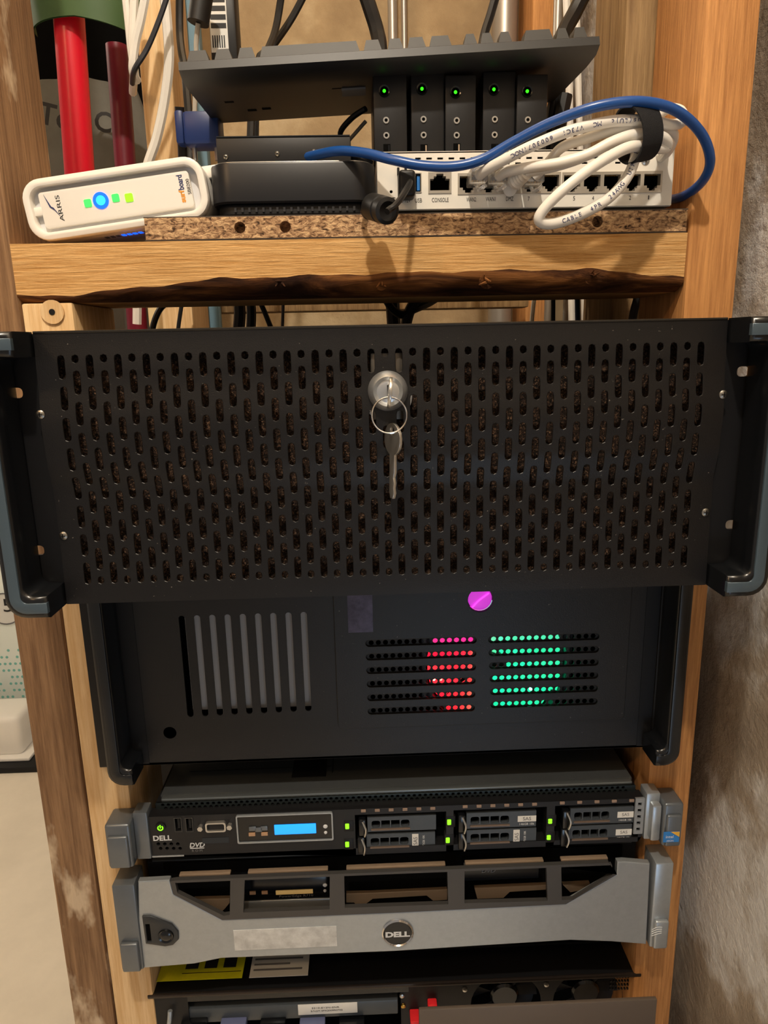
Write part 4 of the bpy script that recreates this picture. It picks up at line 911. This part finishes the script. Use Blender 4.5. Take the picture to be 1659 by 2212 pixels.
# lettering on the white jackets
def cable_print(name, root, P, rad, body, i0, step, size, m, flip=False):
    path = catmull(P, 40); L_ = [0]
    for a, b2 in zip(path, path[1:]): L_.append(L_[-1]+(b2-a).length)
    def pos(s):
        for i in range(len(L_)-1):
            if L_[i+1] >= s: return path[i].lerp(path[i+1], (s-L_[i])/max(1e-9, L_[i+1]-L_[i])), (path[i+1]-path[i]).normalized()
        return path[-1], (path[-1]-path[-2]).normalized()
    mb = MB(); s = i0
    for ch in body:
        if ch != ' ':
            v, f = textmesh(ch, size); p, t = pos(s); n = (CAM-p).normalized(); n = (n-t*n.dot(t)).normalized()
            if flip: t = -t
            u = n.cross(t); pts = []
            for q in v:
                h = q.y; ang = h/rad; pts.append(p+t*q.x+u*(rad*1.02*math.sin(ang))+n*(rad*1.02*math.cos(ang)+.00005+q.z))
            mb.add(pts, f)
        s += step
    return mb.build(name, m, root, 0)
def arclen(P, k):
    path = catmull(P, 40)[:40*k+1]; return sum((b2-a).length for a, b2 in zip(path, path[1:]))
cable_print('jacket_print', c1, P1, .0035, '0-  us(LU)c  MC  V73C1  6003071NOC'[::-1], arclen(P1, 2)+.006, .0028, .0040, m_navy, True)
cable_print('jacket_print', c2, P2, .0035, 'CABLE  4PR  24AWG  UTP  ANSI/', arclen(P2, 17)+.006, .0030, .0040, m_navy)

# ================================================================== five small black boxes
ym = .026
ms = [(843, 158, 72, 0.), (924, 152, 72, .006), (995, 162, 66, .0), (1078, 154, 70, .008), (1149, 160, 66, .002)]
order = ['leftmost of the five boxes under the keyboard', 'second from the left of the five, standing tallest', 'middle of the five boxes under the keyboard', 'second from the right under the keyboard', 'rightmost of the five boxes under the keyboard']
for i, (px, py, w_, dy) in enumerate(ms):
    Y = ym+dy*.5; x0, x1, _, _ = R4(px, 240, w_, 10, Y); ztop = at(px, py, Y).z
    r = thing('mini_receiver', 'small upright black box with green light, '+order[i], 'receiver box', ((x0+x1)/2, Y+.05, 1.382), group='black boxes with green lights under the keyboard')
    MB().box(x0, x1, Y, Y+.09, 1.3822, ztop, .0009).build('case', m_blkp, r)
    def F(fx_, fz): return (x0+(x1-x0)*fx_, Y, 1.3822+(ztop-1.3822)*fz)
    p = F(.33, .80); bz_ = MB().lathe([(.0042, 0), (.0040, .0008), (.0030, .0004), (.0028, -.0004)], p, (0, -1, 0), 20).build('button_ring', m_blkg, r)
    MB().lathe([(.0012, 0), (.0011, .0006), (.0004, .001)], (p[0], p[1]-.0002, p[2]), (0, -1, 0), 10).build('power_led', m_green, r)
    for fz in (.465, .29):
        p = F(.37, fz); j = MB().lathe([(.0024, 0), (.0022, .0008), (.0012, .0008), (.0011, 0)], p, (0, -1, 0), 16).build('audio_jack', m_stl, r)
        MB().cyl((p[0], Y-.0009, p[2]), (p[0], Y-.0003, p[2]), .0011, 10).build('jack_hole', m_void, j)
    p = F(.38, .10); MB().box(p[0]-.0026, p[0]+.0026, Y-.0003, Y+.001, p[2]-.0060, p[2]+.0052).build('usb_slot', m_void, r, 0)
    MB().box(p[0]+.0010, p[0]+.0020, Y-.0005, Y+.001, p[2]-.0055, p[2]+.0045).build('usb_tongue', mat('jack_tan', 'a08c78', .5) if i in (1, 2) else m_blkg, r, 0)

# ================================================================== keyboard resting on them
KL, KR = at(388, 168, .004), at(1296, 112, .004)
kv = KR-KL; klen = kv.length; kang = math.atan2(kv.z, kv.x)
kb = thing('keyboard', 'black compact keyboard lying across the five small boxes', 'keyboard', tuple(KL), (math.radians(1.0), -kang, 0))
dpt = .125
def KB(mb, name, m, s=35, par=kb): return mb.build(name, m, par, s, True)
kt = MB()
prof = [(.0, .0045), (.0015, .0100), (.004, .0110), (dpt, .0150), (dpt, .0040), (.030, .0002), (.008, .0008)]
kt.add([(x, y, z) for x in (0, klen) for y, z in prof], [tuple(range(6, -1, -1)), tuple(range(7, 14))]+[(i, (i+1) % 7, 7+(i+1) % 7, 7+i) for i in range(7)])
KB(kt, 'tray', m_blkp, 30)
m_key = mat('keycap', '2a2927', .5)
def keycap(x, y, w_, d_):
    z = .0110+.004*y/dpt; t = .0022; h = .0075
    v = [(x, y, z), (x+w_, y, z), (x+w_, y+d_, z), (x, y+d_, z), (x+t, y+t, z+h), (x+w_-t, y+t, z+h), (x+w_-t, y+d_-t, z+h), (x+t, y+d_-t, z+h)]
    KB(MB().add(v, [(3, 2, 1, 0), (4, 5, 6, 7), (0, 1, 5, 4), (1, 2, 6, 5), (2, 3, 7, 6), (3, 0, 4, 7)]), 'keycap', m_key, 0)
kx = lambda px: klen*(px-388)/(1296-388)
for a, b_ in ((404, 452), (463, 502), (513, 552), (561, 778), (786, 826), (838, 873), (881, 922), (929, 978), (1004, 1034), (1040, 1070), (1080, 1110), (1135, 1200), (1206, 1235), (1243, 1275)): keycap(kx(a), .006, kx(b_)-kx(a), .017)
for r_ in range(1, 5):
    n_ = 15
    for i in range(n_): keycap(.006+(klen-.014)*i/n_+.0008*(r_ % 2), .006+.0215*r_, (klen-.014)/n_-.0035, .017)
for px, py in ((496, 228), (546, 250), (577, 247), (728, 200)):
    q = WM[kb.name].inverted() @ atZ(px, py, KL.z+.004*((px-388)/400)); 
    if .004 < q.y < dpt-.004: KB(MB().box(q.x-.0035, q.x+.0035, q.y-.002, q.y+.002, -.0006+.0038*q.y/dpt, .003), 'vent_hole', m_void, 0)
q = kx(770); KB(MB().box(q-.012, q+.006, .045, .060, -.0005, .003), 'rating_sticker', m_inkg, 0)

# blue monitor plug and the things hanging behind the shelf
vp = thing('monitor_plug', 'blue monitor connector with thumbscrews hanging below the left of the keyboard', 'connector', tuple(at(440, 285, .12)))
c = at(442, 285, .12)
MB().box(c.x-.016, c.x+.014, .11, .135, c.z-.012, c.z+.014, .003).build('hood', m_bluec, vp)
MB().box(c.x-.0235, c.x-.0165, .115, .130, c.z-.010, c.z+.016, .002).build('side_hood', m_bluec, vp)
for dx in (-.010, .009): MB().cyl((c.x+dx, .122, c.z-.012), (c.x+dx, .122, c.z-.022), .0022, 10).build('thumbscrew', m_stl, vp)
MB().tube([(c.x-.02, .122, c.z+.02), (c.x-.022, .13, c.z-.01), (c.x-.026, .14, c.z-.05), (c.x-.02, .15, c.z-.10)], .004, 8).build('lead', m_blk2, vp)

# ================================================================== behind the rack
stud('wall_stud', -.2430, -.2080, .30, .389, 0, 2.5, m_pine, 'light wooden stud behind the modem with white cables hanging down it')
stud('wall_stud', .2240, .2600, .16, .249, 0, 2.5, m_rough, 'rough grey-brown stud behind the right end of the shelf')
a = at(1150, 60, .5); b_ = at(1196, 60, .5)
stud('wall_stud', a.x, b_.x, .50, .59, 0, 2.5, m_orange, 'narrow orange stud against the back wall beyond the keyboard')
a = at(293, 690, .34); b_ = at(345, 690, .34)
stud('wood_offcut', a.x, b_.x, .392, .42, 0, 1.33, mat('cream_wood', 'e2cf9e', .6), 'pale cream board upright behind the gap under the crossbeam')
a = at(392, 60, .40); b_ = at(428, 60, .40)
tag(MB().box(a.x, b_.x, .40, .42, .3, 2.5, .001).build('painted_board', m_slate), 'slate-blue board standing behind the hanging power adapter', 'board')
def pipe(name, px, py0, r, Y, m, label, cat='pipe', z0=0):
    c = at(px, py0, Y); return tag(MB().cyl((c.x, Y, z0), (c.x, Y, 2.5), r, 16).build(name, m), label, cat)
pipe('conduit_pipe', 848, 60, .0065, .56, m_conduit, 'thin grey conduit on the back wall left of the thick black cable')
pipe('conduit_pipe', 1090, 60, .018, .56, m_conduit, 'wide grey pipe on the back wall behind the keyboard')
pipe('conduit_pipe', 1204, 60, .0055, .45, m_conduit, 'slim steel conduit right of the narrow orange stud')
pipe('conduit_pipe', 873, 60, .004, .57, m_conduit, 'hairline pale conduit beside the thin grey conduit')
def cable(label, L_, r, m, name='cable', cat='cable'):
    return tag(MB().tube(wp(L_) if L_ else [atZ(x, y, .006) for x, y in ((75, 1592), (52, 1602), (47, 1622), (62, 1641), (100, 1641))], r, 8, False, 6).build(name, m), label, cat)
cable('thin black cable rising behind the left keys of the keyboard', [(612, -40, .30), (596, 60, .30), (570, 130, .25), (545, 220, .22), (540, 420, .2)], .0038, m_rub)
cable('thin black cable slanting up to the right from the keyboard', [(672, -40, .33), (630, 40, .33), (582, 110, .32), (556, 150, .31), (550, 420, .30)], .0040, m_rub)
cable('thick black cable curving down behind the middle of the keyboard', [(780, -40, .28), (800, 20, .28), (815, 70, .28), (822, 120, .27), (830, 300, .26), (845, 560, .26), (850, 690, .26), (870, 900, .26)], .0075, m_rub)
cable('black cable dropping behind the right keys of the keyboard', [(1086, -60, .30), (1060, 30, .30), (1043, 90, .29), (1030, 200, .28), (1020, 460, .27)], .0045, m_rub)
cable('thick black cable slanting down to the right end of the keyboard', [(1275, -40, .20), (1240, 30, .20), (1212, 90, .18), (1205, 200, .16), (1195, 330, .15)], .0070, m_rub)
cable('white cable hanging straight beside the steel conduit', [(1222, -40, .42), (1226, 60, .42), (1230, 200, .42), (1235, 680, .42), (1240, 900, .42)], .0045, m_cab)
cable('second white cable hanging right of the steel conduit', [(1240, -40, .44), (1247, 60, .44), (1250, 200, .44), (1262, 680, .44), (1265, 900, .44)], .0040, m_cab)
cable('white cable at the left of the hanging bundle on the stud', [(268, -40, .26), (277, 40, .26), (283, 100, .26), (289, 150, .26), (287, 200, .30)], .0042, m_cab)
cable('white cable bowing left in the hanging bundle on the stud', [(292, -40, .25), (288, 50, .25), (287, 110, .25), (292, 165, .25)], .0042, m_cab)
cable('white cable crossing to the right in the hanging bundle', [(320, -40, .24), (305, 40, .24), (292, 95, .24), (287, 150, .24), (296, 175, .25)], .0044, m_cab)
cable('long white cable running down the light stud behind the modem', [(352, -40, .25), (360, 40, .25), (365, 130, .25), (355, 220, .25), (338, 300, .25), (318, 360, .25), (300, 440, .26), (296, 700, .27)], .0050, m_cab)
cable('dark thin cable crossing over the white bundle on the stud', [(372, -40, .22), (345, 40, .22), (318, 105, .22), (291, 150, .22), (286, 180, .25)], .0026, mat('charcoal_cable', '2b2c33', .5))
cable('black cable beside the slate board above the keyboard', [(388, -40, .30), (388, 60, .30), (392, 110, .28), (400, 160, .26), (410, 300, .22), (405, 420, .2)], .0040, m_rub)
cable('black cable curling from the small boxes down to the enclosure', [(790, 235, .06), (760, 255, .07), (735, 288, .08), (748, 320, .09)], .0022, m_rub)
cable('grey cable below the first box beside the enclosure', [(790, 262, .09), (770, 285, .09), (750, 310, .1), (745, 340, .1)], .0016, m_grycab)
cable('black cable dropping behind the rightmost small box', [(1222, 205, .12), (1215, 240, .12), (1205, 300, .12), (1200, 420, .13)], .0060, m_rub)
cable('bundled black leads under the right end of the keyboard', [(1200, 200, .13), (1190, 260, .13), (1186, 330, .13)], .0050, m_rub)
# below the crossbeam
cable('black cable bowing left under the crossbeam near the pine post', [(420, 640, .16), (360, 655, .18), (335, 690, .18), (320, 760, .18)], .0030, m_rub)
cable('slim black cable under the crossbeam beside the light stud', [(400, 600, .25), (392, 660, .25), (384, 720, .25), (380, 800, .25)], .0022, m_rub)
cable('black loop hanging under the middle left of the crossbeam', [(505, 620, .10), (508, 645, .10), (523, 654, .10), (540, 645, .10), (542, 618, .10)], .0022, m_rub)
cable('black cable in the gap right of the hanging loop', [(515, 640, .2), (518, 680, .2), (512, 740, .2)], .0060, m_rub)
cable('second black cable in the gap right of the hanging loop', [(540, 640, .22), (543, 680, .22), (540, 740, .22)], .0050, m_rub)
cable('slanting black cable in the gap under the beam', [(556, 640, .2), (572, 675, .2), (590, 720, .2)], .0026, m_rub)
cable('thin grey cable hanging in the gap under the beam', [(612, 630, .3), (611, 680, .3), (608, 760, .3)], .0018, mat('charcoal_cable', '2b2c33', .5))
cable('tangled black leads under the middle of the crossbeam', [(830, 640, .2), (848, 668, .2), (870, 680, .2), (895, 668, .2), (925, 655, .22), (950, 640, .24)], .0040, m_rub)
cable('black lead fanning down under the middle of the crossbeam', [(905, 640, .2), (885, 672, .2), (875, 720, .2), (872, 800, .2)], .0055, m_rub)
cable('dark cable hanging under the right part of the crossbeam', [(1194, 620, .24), (1195, 660, .24), (1194, 760, .24)], .0024, m_rub)
cable('blue-black cable hanging beside the pale wires under the beam', [(1246, 610, .24), (1247, 650, .24), (1249, 740, .24)], .0028, mat('navy_cable', '1e3048', .5))
cable('black cable bowing in front of the right stud under the beam', [(1384, 600, .14), (1378, 640, .14), (1368, 680, .14), (1360, 740, .14)], .0040, m_rub)
cable('grey wire hanging under the right part of the crossbeam', [(1160, 615, .3), (1152, 660, .3), (1145, 740, .3)], .0026, m_grycab)
a = at(470, 700, .3); b_ = at(1140, 660, .3)
tag(MB().box(at(400, 660, .45).x, at(1135, 660, .45).x, .43, .469, at(770, 672, .45).z, at(770, 628, .45).z, .002).build('back_rail', m_rough), 'grey-brown wooden rail across the back under the crossbeam', 'wood rail')
# power adapter hanging by its lead
ad_ = thing('power_adapter', 'black power adapter with white rating label hanging behind the keyboard', 'power adapter', tuple(at(465, 80, .20)))
c0 = at(462, -10, .20); c1_ = at(466, 142, .20); hx = .0125
MB().box(c0.x-hx+.006, c0.x+hx+.006, .20, .228, c1_.z, c0.z+.03, .003).build('brick', m_blkp, ad_)
l0 = at(466, 55, .199)
lbp = MB().box(l0.x-.0075+.002, l0.x+.0085+.002, .1994, .2, l0.z-.022, l0.z+.030).build('rating_label', m_paper, ad_, 0)
for i in range(4): MB().box(l0.x-.0045, l0.x+.0095, .1990, .1994, l0.z-.002+.007*i, l0.z+.002+.007*i).build('label_print', m_ink, lbp, 0)
for i in range(6): MB().box(l0.x-.004+.0021*i, l0.x-.0030+.0021*i, .1990, .1994, l0.z-.018, l0.z-.008).build('label_bar', m_ink, lbp, 0)
f0 = at(428, 50, .17); f1 = at(440, -30, .17)
MB().cyl(f0, f1, .0095, 18).build('ferrite_bead', m_rub, ad_)
MB().tube([f0, at(424, 90, .175), at(424, 140, .18), at(420, 260, .19)], .0022, 8).build('lead', mat('lead_pale', 'b8b2a6', .5), ad_)

# ------------------------------------------------------------------ clutter at the upper left
sk = MB()
def sackf(u, v):
    a = 2*math.pi*u; zz = .9+.70*v; w_ = 1-.35*max(0, (v-.7)/.3)**2+.05*math.sin(5*a+8*v)+.03*math.sin(9*a-11*v)
    return (-.395+.105*w_*math.cos(a), .56+.085*w_*math.sin(a), zz)
sk.grid(sackf, 48, 30); sk.add([(-.395, .56, 1.605)]+[sackf(i/48, 1) for i in range(49)], [(0, i+1, i+2) for i in range(48)])
sack = thing('sack', 'grey printed sack standing behind the red tubes', 'sack', (-.395, .56, .9))
sk.build('bag', m_sack, sack, 60)
c = at(112, 255, .47); text('sack_lettering', 'Tos', (c.x+.012, .468, c.z), .055, m_ink, sack, rot=math.radians(-14), bold=.0002)
c = at(222, 262, .47); text('sack_lettering', 'C', (c.x, .472, c.z), .022, m_ink, sack, rot=math.radians(-14), bold=.0002)
tag(MB().box(-.50, -.29, .46, .66, 0, .90, .01).build('storage_crate', m_blk2), 'black storage crate under the grey sack', 'crate')
def tubev(px0, py0, px1, py1, r, Y, label, m=m_red):
    a = at(px0, py0, Y); b_ = at(px1, py1, Y); d = (a-b_).normalized()
    return tag(MB().cyl(b_-d*.25, a+d*.02, r, 20).build('red_tube', m), label, 'tube')
tubev(148, 20, 172, 370, .0155, .30, 'bright red tube standing upright behind the modem')
tubev(255, 140, 272, 370, .0125, .40, 'red tube with shade painted into its colour, right of the bright red one', mat('shaded_red_tube', '6a1226', .4))  # darker red puts the shade into this tube's colour
g = MB()
def hop(u, v):
    a = math.pi*(.98*u)+math.pi
    c = at(172, 0, .3); r_ = .070-.010*v
    return (c.x+.004+r_*math.cos(a)*1.0, .32+r_*math.sin(a)*.8, c.z+.06-.085*v+.018*max(0, u-.5)*v*-1.6)
g.grid(hop, 24, 8); g.grid(lambda u, v: tuple(Vector(hop(u, v))+Vector((0, .003, 0))), 24, 8)
tag(g.build('green_hopper', m_olive, None, 60), 'olive green plastic hopper above the red tubes', 'hopper')
tag(MB().box(-.60, -.262, .70, .712, 0, 2.5).build('dark_backdrop', m_void), 'dark backdrop panel behind the sack and tubes', 'tarp')  # plain near-black panel set behind the sack as a backdrop

# ------------------------------------------------------------------ far room at the left
cx_ = thing('carton', 'white and teal dotted cardboard carton on the floor across the room', 'box', (-1.36, 1.9, 0))
MB().box(-1.72, -1.06, 1.68, 2.05, .02, .62, .006).build('card_body', mat('card_white', 'e4ece6', .7), cx_)
for i in range(16):
    for j in range(10):
        x, z = -1.31+.017*i+.008*(j % 2), .07+.024*j
        if random.random() < .72: MB().cyl((x, 1.6792, z), (x, 1.681, z), .0050, 6).build('printed_dot', m_teal2, cx_, 0)
c = at(18, 1315, 1.678); MB().lathe([(.055, 0), (.055, .001)], (c.x-.012, 1.679, c.z), (0, -1, 0), 30).build('round_badge', m_paper, cx_)
MB().plate([circ(c.x-.012, c.z, .055, 36), circ(c.x-.012, c.z, .051, 36)], 1.6765, 1.6785).build('badge_ring', m_inkg, cx_, 0)
text('badge_lettering', '5', (c.x+.0, 1.677, c.z+.012), .03, m_ink, cx_, height=.045); 
c = at(30, 1505, 1.5)
wa = thing('white_appliance', 'white plastic appliance on the dark slab beside the carton', 'appliance', (c.x-.04, 1.5, .02))
MB().box(c.x-.20, c.x+.022, 1.46, 1.6, .025, .16, .02, 3).build('housing', m_wht, wa); MB().box(c.x-.2, c.x+.05, 1.44, 1.62, .0205, .032, .004).build('foot_plate', m_wht, wa)
tag(MB().box(-1.9, -1.03, 1.41, 2.1, 0, .02, .003).build('dark_slab', m_blk2), 'flat dark slab under the carton and appliance', 'mat')  # thin dark slab lying under both
cable('black cord looping on the cream floor by the dark slab', [], .006, m_rub)
